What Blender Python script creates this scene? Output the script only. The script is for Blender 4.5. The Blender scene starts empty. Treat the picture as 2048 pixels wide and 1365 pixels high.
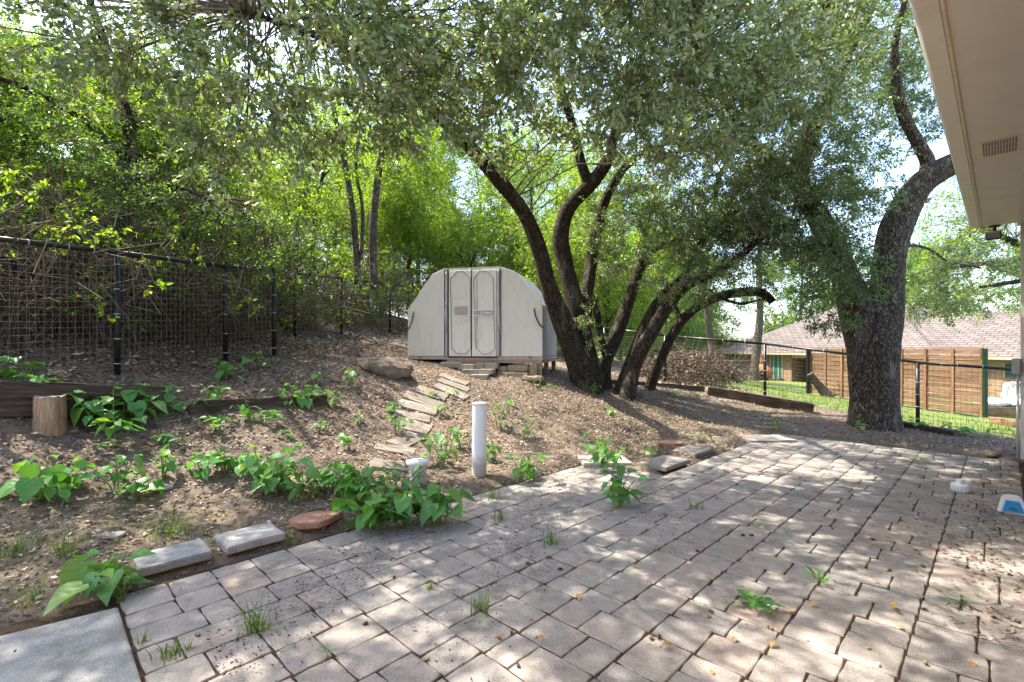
import bpy, bmesh, math, random
import numpy as np
from mathutils import Vector, Matrix

# ------------------------------------------------------------------ camera, sky, sun, exposure
scn = bpy.context.scene
C = scn.collection
F, CX, HY, CAMZ = 966.0, 1024.0, 693.0, 1.5          # focal length / horizon measured on the 2048 px photograph

cam_d = bpy.data.cameras.new('camera')
cam = bpy.data.objects.new('camera', cam_d); C.objects.link(cam)
cam.location = (0, 0, CAMZ); cam.rotation_euler = (math.radians(90), 0, 0)
cam_d.sensor_width = 36; cam_d.lens = F / 2048 * 36; cam_d.shift_y = (HY - 682.5) / 2048
cam_d.clip_start = 0.05; cam_d.clip_end = 1000
scn.camera = cam

SUN_AZ = math.atan2(-0.86, 0.32)        # compass angle from +Y towards +X, the sun stands back-left
SUN_EL = math.radians(57)
sdir = Vector((math.sin(SUN_AZ) * math.cos(SUN_EL), math.cos(SUN_AZ) * math.cos(SUN_EL), math.sin(SUN_EL)))
w = bpy.data.worlds.new('World'); scn.world = w; w.use_nodes = True
wn = w.node_tree.nodes; wl = w.node_tree.links
sky = wn.new('ShaderNodeTexSky'); sky.sky_type = 'NISHITA'; sky.sun_disc = False
sky.sun_elevation = SUN_EL; sky.sun_rotation = SUN_AZ; sky.air_density = 1.0; sky.dust_density = 2.4; sky.ozone_density = 1.0
wl.new(sky.outputs[0], wn['Background'].inputs[0]); wn['Background'].inputs[1].default_value = 0.15
sun_d = bpy.data.lights.new('sun', 'SUN'); sun_d.energy = 3.4; sun_d.angle = math.radians(0.53); sun_d.color = (1.0, 0.93, 0.80)
sun = bpy.data.objects.new('sun', sun_d); C.objects.link(sun)
sun.rotation_euler = (-sdir).to_track_quat('-Z', 'Y').to_euler(); sun.location = (-10, 5, 20)

scn.view_settings.view_transform = 'Standard'; scn.view_settings.look = 'None'
scn.view_settings.gamma = 1.0; scn.view_settings.exposure = 2.2
scn.render.engine = 'CYCLES'
cy = scn.cycles
cy.max_bounces = 7; cy.diffuse_bounces = 4; cy.glossy_bounces = 2; cy.transmission_bounces = 5; cy.transparent_max_bounces = 4
cy.use_denoising = True; cy.sample_clamp_indirect = 6.0

rng = np.random.default_rng(11); random.seed(5)

# ------------------------------------------------------------------ projection helpers and terrain
def P(px, py, d):
    return Vector(((px - CX) / F * d, d, CAMZ - (py - HY) / F * d))

ANG = math.radians(45.4)
AX, AY = math.sin(ANG), math.cos(ANG)          # direction along the house wall
NX, NY = math.cos(ANG), -math.sin(ANG)         # towards the house
def cs(c, s): return (NX * c + AX * s, NY * c + AY * s)

_ctrl = [(-2.7,2.5,.03),(-3.6,3.2,.15),(-1.6,3.95,.05),(-2.2,4.4,.17),(-4.45,4.65,.68),(-4.2,5.4,.76),(-5.3,4.4,1.10),(-5.8,3.0,1.0),(-3.4,4.4,.34),(-3,6.5,.72),(-2.6,5.4,.42),
 (-5.02,5.2,1.08),(-4.78,5.8,1.16),(-4.45,7.55,1.28),(-4.04,8.2,1.34),(-4.94,11,1.72),(-3.66,14.5,1.92),(-2.28,8.5,1.15),(-2.1,10.2,1.19),(.65,9.5,.88),(-.6,9.4,.93),
 (1.5,10,.72),(2.35,9.5,.48),(2.9,10,.58),(-.36,5.5,.05),(-1.2,7.8,.62),(-1.0,8.8,.85),(-1.35,6.8,.33),(-1.4,6.1,.19),(6.72,8.94,.02),(7.77,9.2,-.02),
 (5.76,11,.34),(3.96,12.5,.57),(2.6,13.6,.8),(8.76,8.37,-.1),(.5,7.0,.15),(1.5,8.0,.19),(3.0,8.6,.15),(4.5,9.6,.17),(-2.0,17.5,1.9),(0,15.5,1.3),
 (-8,8,2.2),(-9,14,3.3),(-7,19,3.0),(-15,10,4.6),(-13,25,5.0),(0,22,1.6),(5,18,.75),(11.7,18.9,-.38),(12.4,12.7,-.39),(9.5,10.5,-.2),(7.5,14,.12),
 (15,30,-.75),(10,25,-.2),(19,43,-1.2),(25,25,-1.25),(27,16,-1.1),(30,32,-1.2),(15,12,-.6),(8,40,-.2),(-5,40,2.5),(-25,30,7),(-30,5,7.5),
 (-8,1.5,1.4),(-5,1.5,.25),(-12,-2,1.5),(0,-4,0),(8,-3,-.1),(12,4,-.3),(40,50,-1.5),(45,10,-1.3),(20,0,-.6),(60,70,-1.6),(-10,70,3),(30,80,-1)]
for s_ in np.arange(.4, 5.0, .6): _ctrl.append((*cs(-3.85, s_), .03))
for s_ in np.arange(5.3, 9.2, .6): _ctrl.append((*cs(-3.15, s_), .03))
for c_ in np.arange(-2.6, .3, .6): _ctrl.append((*cs(c_, 9.2), .015))
for c_, s_ in ((-2, 2), (-2, 4), (-2, 6), (-2, 8), (-.5, 2), (-.5, 4), (-.5, 6), (-.5, 8), (-3.2, 1.5), (-3.2, 3.5)): _ctrl.append((*cs(c_, s_), 0))
_ctrl = np.array(_ctrl)
def _phi(r): return np.where(r > 1e-9, r * r * np.log(np.maximum(r, 1e-9)), 0)
_n = len(_ctrl)
_K = _phi(np.hypot(_ctrl[:, None, 0] - _ctrl[None, :, 0], _ctrl[:, None, 1] - _ctrl[None, :, 1])) + np.eye(_n) * .02
_Q = np.c_[np.ones(_n), _ctrl[:, :2]]
_sol = np.linalg.solve(np.block([[_K, _Q], [_Q.T, np.zeros((3, 3))]]), np.r_[_ctrl[:, 2], 0, 0, 0])
def sstep(a, b, x):
    t = np.clip((x - a) / (b - a), 0, 1); return t * t * (3 - 2 * t)
def in_patio(x, y):
    """signed distance-ish: positive inside paved area"""
    c = NX * x + NY * y; s = AX * x + AY * y
    cl = np.where(s < 5.2, -3.73, -2.76)
    return np.minimum(np.minimum(c - cl, .8 - c), 9.1 - s)
def terrain(x, y):
    x = np.asarray(x, float); y = np.asarray(y, float); shp = x.shape
    xf = np.clip(x.ravel(), -60, 75); yf = np.clip(y.ravel(), -30, 95)
    out = np.empty(xf.shape)
    for i in range(0, len(xf), 20000):
        a = xf[i:i + 20000]; b = yf[i:i + 20000]
        out[i:i + 20000] = _phi(np.hypot(a[:, None] - _ctrl[None, :, 0], b[:, None] - _ctrl[None, :, 1])) @ _sol[:_n] + _sol[_n] + _sol[_n + 1] * a + _sol[_n + 2] * b
    xr, yr = x.ravel(), y.ravel()
    out += (np.sin(xr * 2.1 + 1.3 * np.sin(yr * 1.7)) * np.sin(yr * 2.6 + .7) * .022 + np.sin(xr * 6.3 + 2) * np.sin(yr * 5.9 + xr * 2) * .009)
    m = sstep(-.22, .03, in_patio(xr, yr))
    out = out * (1 - m) + (-.07) * m
    return out.reshape(shp)
def tz(x, y): return float(terrain(np.array([x]), np.array([y]))[0])
_ds = np.concatenate([np.arange(1.4, 14, .02), np.arange(14, 70, .15)])
def hit(px, py):
    """world point where the sight line through a photo pixel meets the ground"""
    x = (px - CX) / F * _ds; z = CAMZ - (py - HY) / F * _ds
    g = terrain(x, _ds); g = np.where(in_patio(x, _ds) > 0, 0.0, g)
    k = np.argmax(z <= g)
    if z[k] > g[k]: k = len(_ds) - 1
    return Vector((x[k], _ds[k], g[k]))

# ------------------------------------------------------------------ mesh helpers
def mesh_np(name, V, faces_flat, counts, smooth=False):
    me = bpy.data.meshes.new(name)
    V = np.asarray(V, np.float32)
    me.vertices.add(len(V)); me.vertices.foreach_set('co', V.ravel())
    faces_flat = np.asarray(faces_flat, np.int32).ravel(); counts = np.asarray(counts, np.int32)
    me.loops.add(len(faces_flat)); me.loops.foreach_set('vertex_index', faces_flat)
    me.polygons.add(len(counts))
    st = np.zeros(len(counts), np.int32); st[1:] = np.cumsum(counts)[:-1]
    me.polygons.foreach_set('loop_start', st)
    if smooth: me.polygons.foreach_set('use_smooth', np.ones(len(counts), bool))
    me.update(calc_edges=True); me.validate()
    return me
class MB:
    def __init__(s): s.v = []; s.f = []; s.n = 0; s.sm = []
    def add(s, V, Fs, smooth=False):
        V = [tuple(v) for v in V]
        s.v += V; s.f += [tuple(i + s.n for i in f) for f in Fs]; s.sm += [smooth] * len(Fs); s.n += len(V); return s
    def box(s, c, size, rot=0.0, mat=None, taper=1.0):
        hx, hy, hz = size[0] / 2, size[1] / 2, size[2] / 2
        V = []
        for dz in (-1, 1):
            t = taper if dz > 0 else 1
            for dx, dy in ((-1, -1), (1, -1), (1, 1), (-1, 1)):
                V.append(Vector((dx * hx * t, dy * hy * t, dz * hz)))
        M = mat if mat is not None else Matrix.Translation(Vector(c)) @ Matrix.Rotation(rot, 4, 'Z')
        V = [M @ v for v in V]
        return s.add(V, [(3, 2, 1, 0), (4, 5, 6, 7), (0, 1, 5, 4), (1, 2, 6, 5), (2, 3, 7, 6), (3, 0, 4, 7)])
    def bar(s, a, b, wd, ht, up=(0, 0, 1)):
        a, b, up = Vector(a), Vector(b), Vector(up)
        d = (b - a).normalized(); sd = d.cross(up).normalized(); u = sd.cross(d)
        V = [p + sd * (i * wd / 2) + u * (j * ht / 2) for p in (a, b) for i, j in ((-1, -1), (1, -1), (1, 1), (-1, 1))]
        return s.add(V, [(0, 1, 2, 3), (7, 6, 5, 4), (4, 5, 1, 0), (5, 6, 2, 1), (6, 7, 3, 2), (7, 4, 0, 3)])
    def tube(s, pts, rad, seg=8, cap=True, smooth=True, wob=0.0):
        pts = [Vector(p) for p in pts]; n = len(pts)
        if not hasattr(rad, '__len__'): rad = [rad] * n
        V = []; ref = None
        for i in range(n):
            d = (pts[min(i + 1, n - 1)] - pts[max(i - 1, 0)]).normalized()
            if ref is None: ref = Vector((1, 0, 0)) if abs(d.x) < .8 else Vector((0, 1, 0))
            sd = (ref - d * ref.dot(d)).normalized(); ref = sd; u = d.cross(sd)
            for k in range(seg):
                a = 2 * math.pi * k / seg
                r = rad[i] * (1 + (wob * random.uniform(-1, 1) if wob else 0))
                V.append(pts[i] + sd * (r * math.cos(a)) + u * (r * math.sin(a)))
        Fs = [(i * seg + k, i * seg + (k + 1) % seg, (i + 1) * seg + (k + 1) % seg, (i + 1) * seg + k) for i in range(n - 1) for k in range(seg)]
        if cap: Fs += [tuple(range(seg - 1, -1, -1)), tuple((n - 1) * seg + k for k in range(seg))]
        return s.add(V, Fs, smooth)
    def prism(s, poly, z0, z1, M=None):
        n = len(poly); M = M or Matrix.Identity(4)
        V = [M @ Vector((p[0], p[1], z0)) for p in poly] + [M @ Vector((p[0], p[1], z1)) for p in poly]
        return s.add(V, [tuple(range(n - 1, -1, -1)), tuple(range(n, 2 * n))] + [(i, (i + 1) % n, n + (i + 1) % n, n + i) for i in range(n)])
    def mesh(s, name):
        me = bpy.data.meshes.new(name); me.from_pydata(s.v, [], s.f); me.polygons.foreach_set('use_smooth', s.sm); me.update(); return me
    def build(s, name, mat, parent=None): return obj(name, s.mesh(name), mat, parent)
def obj(name, me, mat=None, parent=None):
    o = bpy.data.objects.new(name, me); C.objects.link(o)
    if mat is not None and me is not None and len(me.materials) == 0: me.materials.append(M_[mat] if isinstance(mat, str) else mat)
    if parent is not None: o.parent = parent
    return o
def tag(o, label=None, cat=None, group=None, kind=None):
    if label: o['label'] = label
    if cat: o['category'] = cat
    if group: o['group'] = group
    if kind: o['kind'] = kind
    return o
def thing(name, label, cat, loc=(0, 0, 0), rz=0, group=None):
    o = bpy.data.objects.new(name, None); C.objects.link(o); o.location = loc; o.rotation_euler = (0, 0, rz); o.empty_display_size = .1
    return tag(o, label, cat, group)
def recalc(o, bevel=0.0, segs=1):
    bm = bmesh.new(); bm.from_mesh(o.data); bmesh.ops.recalc_face_normals(bm, faces=bm.faces)
    if bevel: bmesh.ops.bevel(bm, geom=[e for e in bm.edges], offset=bevel, segments=segs, affect='EDGES', clamp_overlap=True)
    bm.to_mesh(o.data); bm.free(); return o
def spline(pts, step):
    """Catmull-Rom through rows of (x,y,z,r)"""
    p = np.array(pts, float); out = []
    for i in range(len(p) - 1):
        p0, p1, p2, p3 = p[max(i - 1, 0)], p[i], p[i + 1], p[min(i + 2, len(p) - 1)]
        n = max(2, int(np.linalg.norm(p2[:3] - p1[:3]) / step))
        for t in np.arange(n) / n:
            out.append(.5 * ((2 * p1) + (-p0 + p2) * t + (2 * p0 - 5 * p1 + 4 * p2 - p3) * t * t + (-p0 + 3 * p1 - 3 * p2 + p3) * t ** 3))
    out.append(p[-1]); return np.array(out)

# ------------------------------------------------------------------ materials
M_ = {}
def newmat(name, rough=.8, spec=.3):
    m = bpy.data.materials.new(name); m.use_nodes = True; nt = m.node_tree
    b = nt.nodes['Principled BSDF']; b.inputs['Roughness'].default_value = rough; b.inputs['Specular IOR Level'].default_value = spec
    M_[name] = m; return m, nt, b
def node(nt, t, **kw):
    n = nt.nodes.new(t)
    for k, v in kw.items(): setattr(n, k, v)
    return n
def noise(nt, scale, detail=4, rough=.6, co=None, dim=None):
    n = node(nt, 'ShaderNodeTexNoise'); n.inputs['Scale'].default_value = scale; n.inputs['Detail'].default_value = detail; n.inputs['Roughness'].default_value = rough
    if co is not None: nt.links.new(co, n.inputs['Vector'])
    return n
def ramp(nt, fac, stops, mode='LINEAR'):
    r = node(nt, 'ShaderNodeValToRGB'); r.color_ramp.interpolation = mode
    e = r.color_ramp.elements
    while len(e) < len(stops): e.new(0.5)
    for k, (p, c) in enumerate(stops): e[k].position = p; e[k].color = (*c, 1) if len(c) == 3 else c
    nt.links.new(fac, r.inputs[0]); return r
def mix(nt, fac, a, b, mode='MIX'):
    n = node(nt, 'ShaderNodeMix', data_type='RGBA', blend_type=mode)
    for sock, v in ((n.inputs[0], fac), (n.inputs[6], a), (n.inputs[7], b)):
        if isinstance(v, (int, float)): sock.default_value = v
        elif isinstance(v, tuple): sock.default_value = (*v, 1)
        else: nt.links.new(v, sock)
    return n.outputs[2]
def bump(nt, b, h, strength=.5, dist=.01, prev=None):
    n = node(nt, 'ShaderNodeBump'); n.inputs['Strength'].default_value = strength; n.inputs['Distance'].default_value = dist
    nt.links.new(h, n.inputs['Height'])
    if prev is not None: nt.links.new(prev, n.inputs['Normal'])
    nt.links.new(n.outputs[0], b.inputs['Normal']); return n.outputs[0]
def coords(nt, kind='Object', scale=None):
    t = node(nt, 'ShaderNodeTexCoord'); o = t.outputs[kind]
    if scale:
        mp = node(nt, 'ShaderNodeMapping'); mp.inputs['Scale'].default_value = scale; nt.links.new(o, mp.inputs[0]); o = mp.outputs[0]
    return o
def geopos(nt): return node(nt, 'ShaderNodeNewGeometry').outputs['Position']

def leafmat(name, cols, trans=.4, rough=.45, spec=.5, tcol=None):
    m, nt, b = newmat(name, rough, spec)
    g = node(nt, 'ShaderNodeNewGeometry')
    r = ramp(nt, g.outputs['Random Per Island'], cols)
    nt.links.new(r.outputs[0], b.inputs['Base Color'])
    t = node(nt, 'ShaderNodeBsdfTranslucent')
    tc = mix(nt, 1.0, r.outputs[0], tcol or (1.7, 1.75, .55), 'MULTIPLY')
    nt.links.new(tc, t.inputs[0])
    mx = node(nt, 'ShaderNodeMixShader'); mx.inputs[0].default_value = trans
    nt.links.new(b.outputs[0], mx.inputs[1]); nt.links.new(t.outputs[0], mx.inputs[2])
    nt.links.new(mx.outputs[0], nt.nodes['Material Output'].inputs[0]); return m
leafmat('oak_leaf', [(0, (.075, .12, .045)), (.35, (.125, .18, .075)), (.7, (.18, .235, .115)), (.94, (.26, .3, .17)), (1, (.22, .15, .06))], .38, .36, .7, (1.45, 1.6, .55))
leafmat('silver_leaf', [(0, (.09, .135, .05)), (.25, (.15, .205, .085)), (.5, (.21, .265, .12)), (.75, (.27, .31, .2)), (.95, (.35, .38, .27)), (1, (.28, .19, .08))], .34, .3, .9, (1.4, 1.55, .55))
leafmat('dark_leaf', [(0, (.05, .11, .035)), (.5, (.085, .17, .05)), (.9, (.14, .23, .06)), (1, (.26, .26, .05))], .48, .42, .4)
leafmat('wood_leaf', [(0, (.09, .16, .025)), (.5, (.16, .26, .035)), (.85, (.23, .33, .045)), (1, (.3, .31, .05))], .58, .5, .3)
leafmat('far_leaf', [(0, (.07, .14, .03)), (.5, (.11, .19, .05)), (1, (.16, .23, .06))], .45, .5, .3)
leafmat('weed_leaf', [(0, (.045, .17, .03)), (.5, (.06, .22, .04)), (1, (.11, .26, .04))], .35, .42, .5, (1.5, 1.5, .6))
leafmat('grass_blade', [(0, (.08, .17, .03)), (.6, (.13, .22, .05)), (1, (.24, .23, .09))], .35, .5, .3)
leafmat('lawn_blade', [(0, (.06, .13, .02)), (.6, (.1, .18, .03)), (1, (.2, .22, .06))], .4, .5, .3)
leafmat('dry_leaf', [(0, (.055, .037, .026)), (.25, (.135, .092, .064)), (.5, (.225, .162, .118)), (.75, (.33, .26, .2)), (.95, (.52, .455, .38)), (1, (.36, .15, .07))], .12, .7, .25, (1.2, 1.0, .7))
leafmat('brush_leaf', [(0, (.07, .045, .032)), (.5, (.15, .1, .072)), (1, (.27, .2, .15))], .12, .7, .2, (1.2, 1.0, .7))
leafmat('orange_leaf', [(0, (.35, .12, .02)), (.5, (.45, .25, .05)), (1, (.5, .4, .25))], .2, .6, .3, (1.2, 1.0, .6))

def weedmat():
    m, nt, b = newmat('broad_leaf', .4, .5)
    oi = node(nt, 'ShaderNodeObjectInfo'); co = coords(nt)
    r = ramp(nt, oi.outputs['Random'], [(0, (.045, .18, .035)), (.4, (.085, .27, .045)), (.75, (.15, .34, .05)), (1, (.28, .42, .07))])
    n = noise(nt, 14, 3, .6, co); c = mix(nt, n.outputs[0], r.outputs[0], (.1, .27, .07)); 
    v = node(nt, 'ShaderNodeTexWave', wave_type='BANDS', bands_direction='DIAGONAL'); v.inputs['Scale'].default_value = 3.2; v.inputs['Distortion'].default_value = 1.5
    nt.links.new(co, v.inputs[0]); bump(nt, b, v.outputs[1], .1, .02)
    nt.links.new(c, b.inputs['Base Color'])
    t = node(nt, 'ShaderNodeBsdfTranslucent'); nt.links.new(mix(nt, 1.0, c, (1.6, 1.5, .6), 'MULTIPLY'), t.inputs[0])
    mx = node(nt, 'ShaderNodeMixShader'); mx.inputs[0].default_value = .35
    nt.links.new(b.outputs[0], mx.inputs[1]); nt.links.new(t.outputs[0], mx.inputs[2]); nt.links.new(mx.outputs[0], nt.nodes['Material Output'].inputs[0])
weedmat()

def barkmat(name, dark, light, lichen=None):
    m, nt, b = newmat(name, .9, .15); co = coords(nt, 'Object', (1, 1, .3))
    n1 = noise(nt, 4, 5, .6, co)
    wv = mix(nt, .3, co, n1.outputs[1])
    v = node(nt, 'ShaderNodeTexVoronoi', feature='DISTANCE_TO_EDGE'); v.inputs['Scale'].default_value = 40; nt.links.new(wv, v.inputs[0])
    n2 = noise(nt, 60, 4, .65, co)
    crack = ramp(nt, v.outputs[0], [(.02, (.0, .0, .0)), (.24, (1, 1, 1))])
    c = mix(nt, n2.outputs[0], dark, light); c = mix(nt, crack.outputs[0], (dark[0] * .45, dark[1] * .42, dark[2] * .4), c)
    if lichen:
        n3 = noise(nt, 5, 4, .6, co); lf = ramp(nt, n3.outputs[0], [(.56, (0, 0, 0)), (.68, (.75, .75, .75))]); c = mix(nt, lf.outputs[0], c, lichen)
    nt.links.new(c, b.inputs['Base Color'])
    h = mix(nt, .3, crack.outputs[0], n2.outputs[0]); bump(nt, b, h, 1.0, .035)
barkmat('oak_bark', (.09, .07, .055), (.34, .285, .235), (.3, .285, .245))
barkmat('dark_bark', (.05, .037, .028), (.16, .122, .09), (.18, .18, .13))
barkmat('pale_bark', (.16, .13, .1), (.34, .29, .23))
m, nt, b = newmat('twig', .85, .1); b.inputs['Base Color'].default_value = (.13, .1, .076, 1)
m, nt, b = newmat('weed_stem', .6, .3); b.inputs['Base Color'].default_value = (.13, .2, .06, 1)

def soil():
    m, nt, b = newmat('soil', .95, .1); pos = geopos(nt)
    n1 = noise(nt, .9, 5, .6, pos); n2 = noise(nt, 14, 6, .7, pos); n3 = noise(nt, 95, 3, .7, pos)
    c = ramp(nt, n2.outputs[0], [(.25, (.05, .038, .03)), (.5, (.12, .094, .075)), (.72, (.22, .178, .143))]).outputs[0]
    tan = ramp(nt, n3.outputs[0], [(.3, (.1, .072, .052)), (.55, (.26, .2, .15)), (.75, (.44, .36, .28))]).outputs[0]
    c = mix(nt, ramp(nt, n1.outputs[0], [(.35, (.25, .25, .25)), (.65, (.75, .75, .75))]).outputs[0], c, tan)
    # lawn beyond the right-hand fence
    sx = node(nt, 'ShaderNodeSeparateXYZ'); nt.links.new(pos, sx.inputs[0])
    def math_(op, a, bb):
        n = node(nt, 'ShaderNodeMath', operation=op)
        for s_, v in ((n.inputs[0], a), (n.inputs[1], bb)):
            if isinstance(v, (int, float)): s_.default_value = v
            else: nt.links.new(v, s_)
        return n.outputs[0]
    dline = math_('ADD', math_('MULTIPLY', math_('SUBTRACT', sx.outputs[0], 5.76), .645), math_('MULTIPLY', math_('SUBTRACT', sx.outputs[1], 11.0), .766))
    edge = math_('ADD', dline, math_('MULTIPLY', math_('SUBTRACT', n1.outputs[0], .5), 1.2))
    lm = math_('MULTIPLY', ramp(nt, math_('MULTIPLY', math_('ADD', edge, .1), .5), [(.05, (0, 0, 0)), (.4, (1, 1, 1))]).outputs[0], ramp(nt, math_('MULTIPLY', math_('SUBTRACT', sx.outputs[0], 4.2), .3), [(.1, (0, 0, 0)), (.9, (1, 1, 1))]).outputs[0])
    lawn = ramp(nt, n2.outputs[0], [(.3, (.07, .11, .03)), (.52, (.14, .18, .05)), (.7, (.27, .24, .14))]).outputs[0]
    c = mix(nt, lm, c, lawn)
    nt.links.new(c, b.inputs['Base Color'])
    h = mix(nt, .45, n2.outputs[0], n3.outputs[0]); bump(nt, b, h, .9, .03)
soil()
def joint():
    m, nt, b = newmat('joint_soil', .95, .1); pos = geopos(nt)
    n2 = noise(nt, 60, 5, .7, pos); n1 = noise(nt, 5, 3, .6, pos)
    c = ramp(nt, n2.outputs[0], [(.3, (.03, .02, .014)), (.55, (.075, .048, .034)), (.75, (.15, .105, .075))]).outputs[0]
    c = mix(nt, ramp(nt, n1.outputs[0], [(.55, (0, 0, 0)), (.75, (.5, .5, .5))]).outputs[0], c, (.07, .085, .03)); nt.links.new(c, b.inputs['Base Color']); bump(nt, b, n2.outputs[0], 1, .02)
joint()
def pavermat(name, base, pink, spread=.3):
    m, nt, b = newmat(name, .88, .2); pos = geopos(nt); oi = node(nt, 'ShaderNodeObjectInfo')
    g = node(nt, 'ShaderNodeNewGeometry')
    n1 = noise(nt, 1.1, 4, .6, pos); n2 = noise(nt, 9, 6, .7, pos); n3 = noise(nt, 190, 2, .6, pos); n4 = noise(nt, 85, 4, .75, pos)
    rnd = node(nt, 'ShaderNodeMath', operation='FRACT'); ad = node(nt, 'ShaderNodeMath', operation='ADD'); nt.links.new(oi.outputs['Random'], ad.inputs[0]); nt.links.new(g.outputs['Random Per Island'], ad.inputs[1]); nt.links.new(ad.outputs[0], rnd.inputs[0])
    c = mix(nt, ramp(nt, n1.outputs[0], [(.38, (0, 0, 0)), (.62, (1, 1, 1))]).outputs[0], base, pink)
    c = mix(nt, 1.0, c, ramp(nt, rnd.outputs[0], [(0, (.82, .82, .83)), (.35, (.94, .935, .93)), (.7, (1.03, 1.015, 1.0)), (.92, (1.12, 1.08, 1.03)), (1, (1.15, 1.03, .95))]).outputs[0], 'MULTIPLY')
    c = mix(nt, .75, c, ramp(nt, n2.outputs[0], [(.25, (.5, .48, .46)), (.5, (1, 1, 1)), (.75, (1.25, 1.2, 1.14))]).outputs[0], 'MULTIPLY')
    c = mix(nt, ramp(nt, n3.outputs[0], [(.6, (0, 0, 0)), (.67, (.75, .75, .75))]).outputs[0], c, (.6, .57, .52))
    c = mix(nt, ramp(nt, n4.outputs[0], [(.31, (.9, .9, .9)), (.4, (0, 0, 0))]).outputs[0], c, (.07, .055, .045))
    n5 = noise(nt, 2.6, 6, .7, pos); c = mix(nt, ramp(nt, n5.outputs[0], [(.52, (0, 0, 0)), (.7, (.55, .55, .55))]).outputs[0], c, (.1, .082, .066))
    nt.links.new(c, b.inputs['Base Color'])
    h = mix(nt, .5, n4.outputs[0], n2.outputs[0]); bump(nt, b, h, .8, .016)
pavermat('paver', (.28, .262, .243), (.31, .272, .248))
pavermat('grey_slab', (.30, .305, .31), (.34, .34, .34))
pavermat('concrete', (.29, .295, .29), (.34, .335, .32))
pavermat('block_grey', (.27, .245, .21), (.3, .27, .23))
pavermat('tan_stone', (.33, .27, .18), (.4, .31, .19))
pavermat('pale_slab', (.42, .39, .35), (.46, .42, .36))
pavermat('red_stone', (.3, .15, .1), (.36, .2, .14))
def rockmat():
    m, nt, b = newmat('rock', .9, .15); co = coords(nt); n = noise(nt, 6, 7, .7, co); n2 = noise(nt, 40, 4, .7, co)
    c = ramp(nt, n.outputs[0], [(.3, (.07, .052, .04)), (.5, (.17, .13, .098)), (.7, (.29, .235, .185))]).outputs[0]
    nt.links.new(c, b.inputs['Base Color']); bump(nt, b, mix(nt, .5, n.outputs[0], n2.outputs[0]), .8, .04)
rockmat()
def woodmat(name, dark, mid, light, scale=(2, 2, 14), axis=None):
    m, nt, b = newmat(name, .8, .2); co = coords(nt, 'Object', scale)
    oi = node(nt, 'ShaderNodeObjectInfo'); off = node(nt, 'ShaderNodeVectorMath', operation='ADD'); nt.links.new(co, off.inputs[0])
    cb = node(nt, 'ShaderNodeCombineXYZ'); ml = node(nt, 'ShaderNodeMath', operation='MULTIPLY'); ml.inputs[1].default_value = 40; nt.links.new(oi.outputs['Random'], ml.inputs[0])
    for k in range(3): nt.links.new(ml.outputs[0], cb.inputs[k])
    nt.links.new(cb.outputs[0], off.inputs[1]); n = noise(nt, 1.6, 6, .65, off.outputs[0]); n2 = noise(nt, .35, 2, .5, off.outputs[0])
    c = ramp(nt, n.outputs[0], [(.28, dark), (.5, mid), (.72, light)]).outputs[0]
    c = mix(nt, 1.0, c, ramp(nt, n2.outputs[0], [(.3, (.75, .72, .7)), (.7, (1.2, 1.2, 1.2))]).outputs[0], 'MULTIPLY')
    nt.links.new(c, b.inputs['Base Color']); bump(nt, b, n.outputs[0], .5, .02)
woodmat('cedar', (.08, .046, .028), (.165, .1, .06), (.25, .165, .105), (2, 2, 26))
woodmat('cedar_post', (.1, .055, .03), (.18, .1, .055), (.26, .15, .08), (14, 14, 1.5))
woodmat('old_timber', (.028, .02, .015), (.07, .052, .04), (.14, .11, .085), (1.6, 16, 16))
woodmat('old_board', (.12, .1, .08), (.23, .195, .162), (.34, .3, .255), (2.5, 20, 20))
woodmat('stump_wood', (.16, .1, .06), (.3, .2, .12), (.45, .33, .22), (22, 22, 3))
woodmat('bare_lumber', (.22, .15, .1), (.36, .26, .18), (.46, .36, .26), (2, 12, 12))
woodmat('bed_wood', (.12, .07, .04), (.22, .14, .08), (.33, .22, .13), (3, 12, 12))
def paintmat(name, col, stain, rough=.5, amount=.5, vertical=True, scale=2.0):
    m, nt, b = newmat(name, rough, .35); co = coords(nt, 'Object', (3 * scale, 3 * scale, .45 * scale) if vertical else (scale, scale, scale))
    n = noise(nt, 2.2, 6, .65, co); n2 = noise(nt, 40, 3, .6)
    f = ramp(nt, n.outputs[0], [(.5, (0, 0, 0)), (.8, (amount, amount, amount))]).outputs[0]
    c = mix(nt, f, col, stain); nt.links.new(c, b.inputs['Base Color']); bump(nt, b, n2.outputs[0], .06, .003)
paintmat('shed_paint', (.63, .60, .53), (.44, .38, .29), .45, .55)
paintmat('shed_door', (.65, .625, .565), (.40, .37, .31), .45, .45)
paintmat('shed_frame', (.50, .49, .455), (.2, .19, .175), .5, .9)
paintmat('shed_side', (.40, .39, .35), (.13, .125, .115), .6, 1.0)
paintmat('shed_dirty', (.42, .36, .29), (.22, .13, .08), .7, .9)
paintmat('soffit_paint', (.66, .625, .56), (.48, .41, .32), .55, .4, False, 1.0)
paintmat('gutter_paint', (.70, .665, .6), (.42, .36, .28), .45, .4, False, 2.0)
paintmat('trim_paint', (.66, .60, .49), (.28, .2, .13), .5, .9, False, 9.0)
paintmat('white_pvc', (.78, .78, .76), (.52, .49, .44), .35, .5, True, 2.5)
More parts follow.
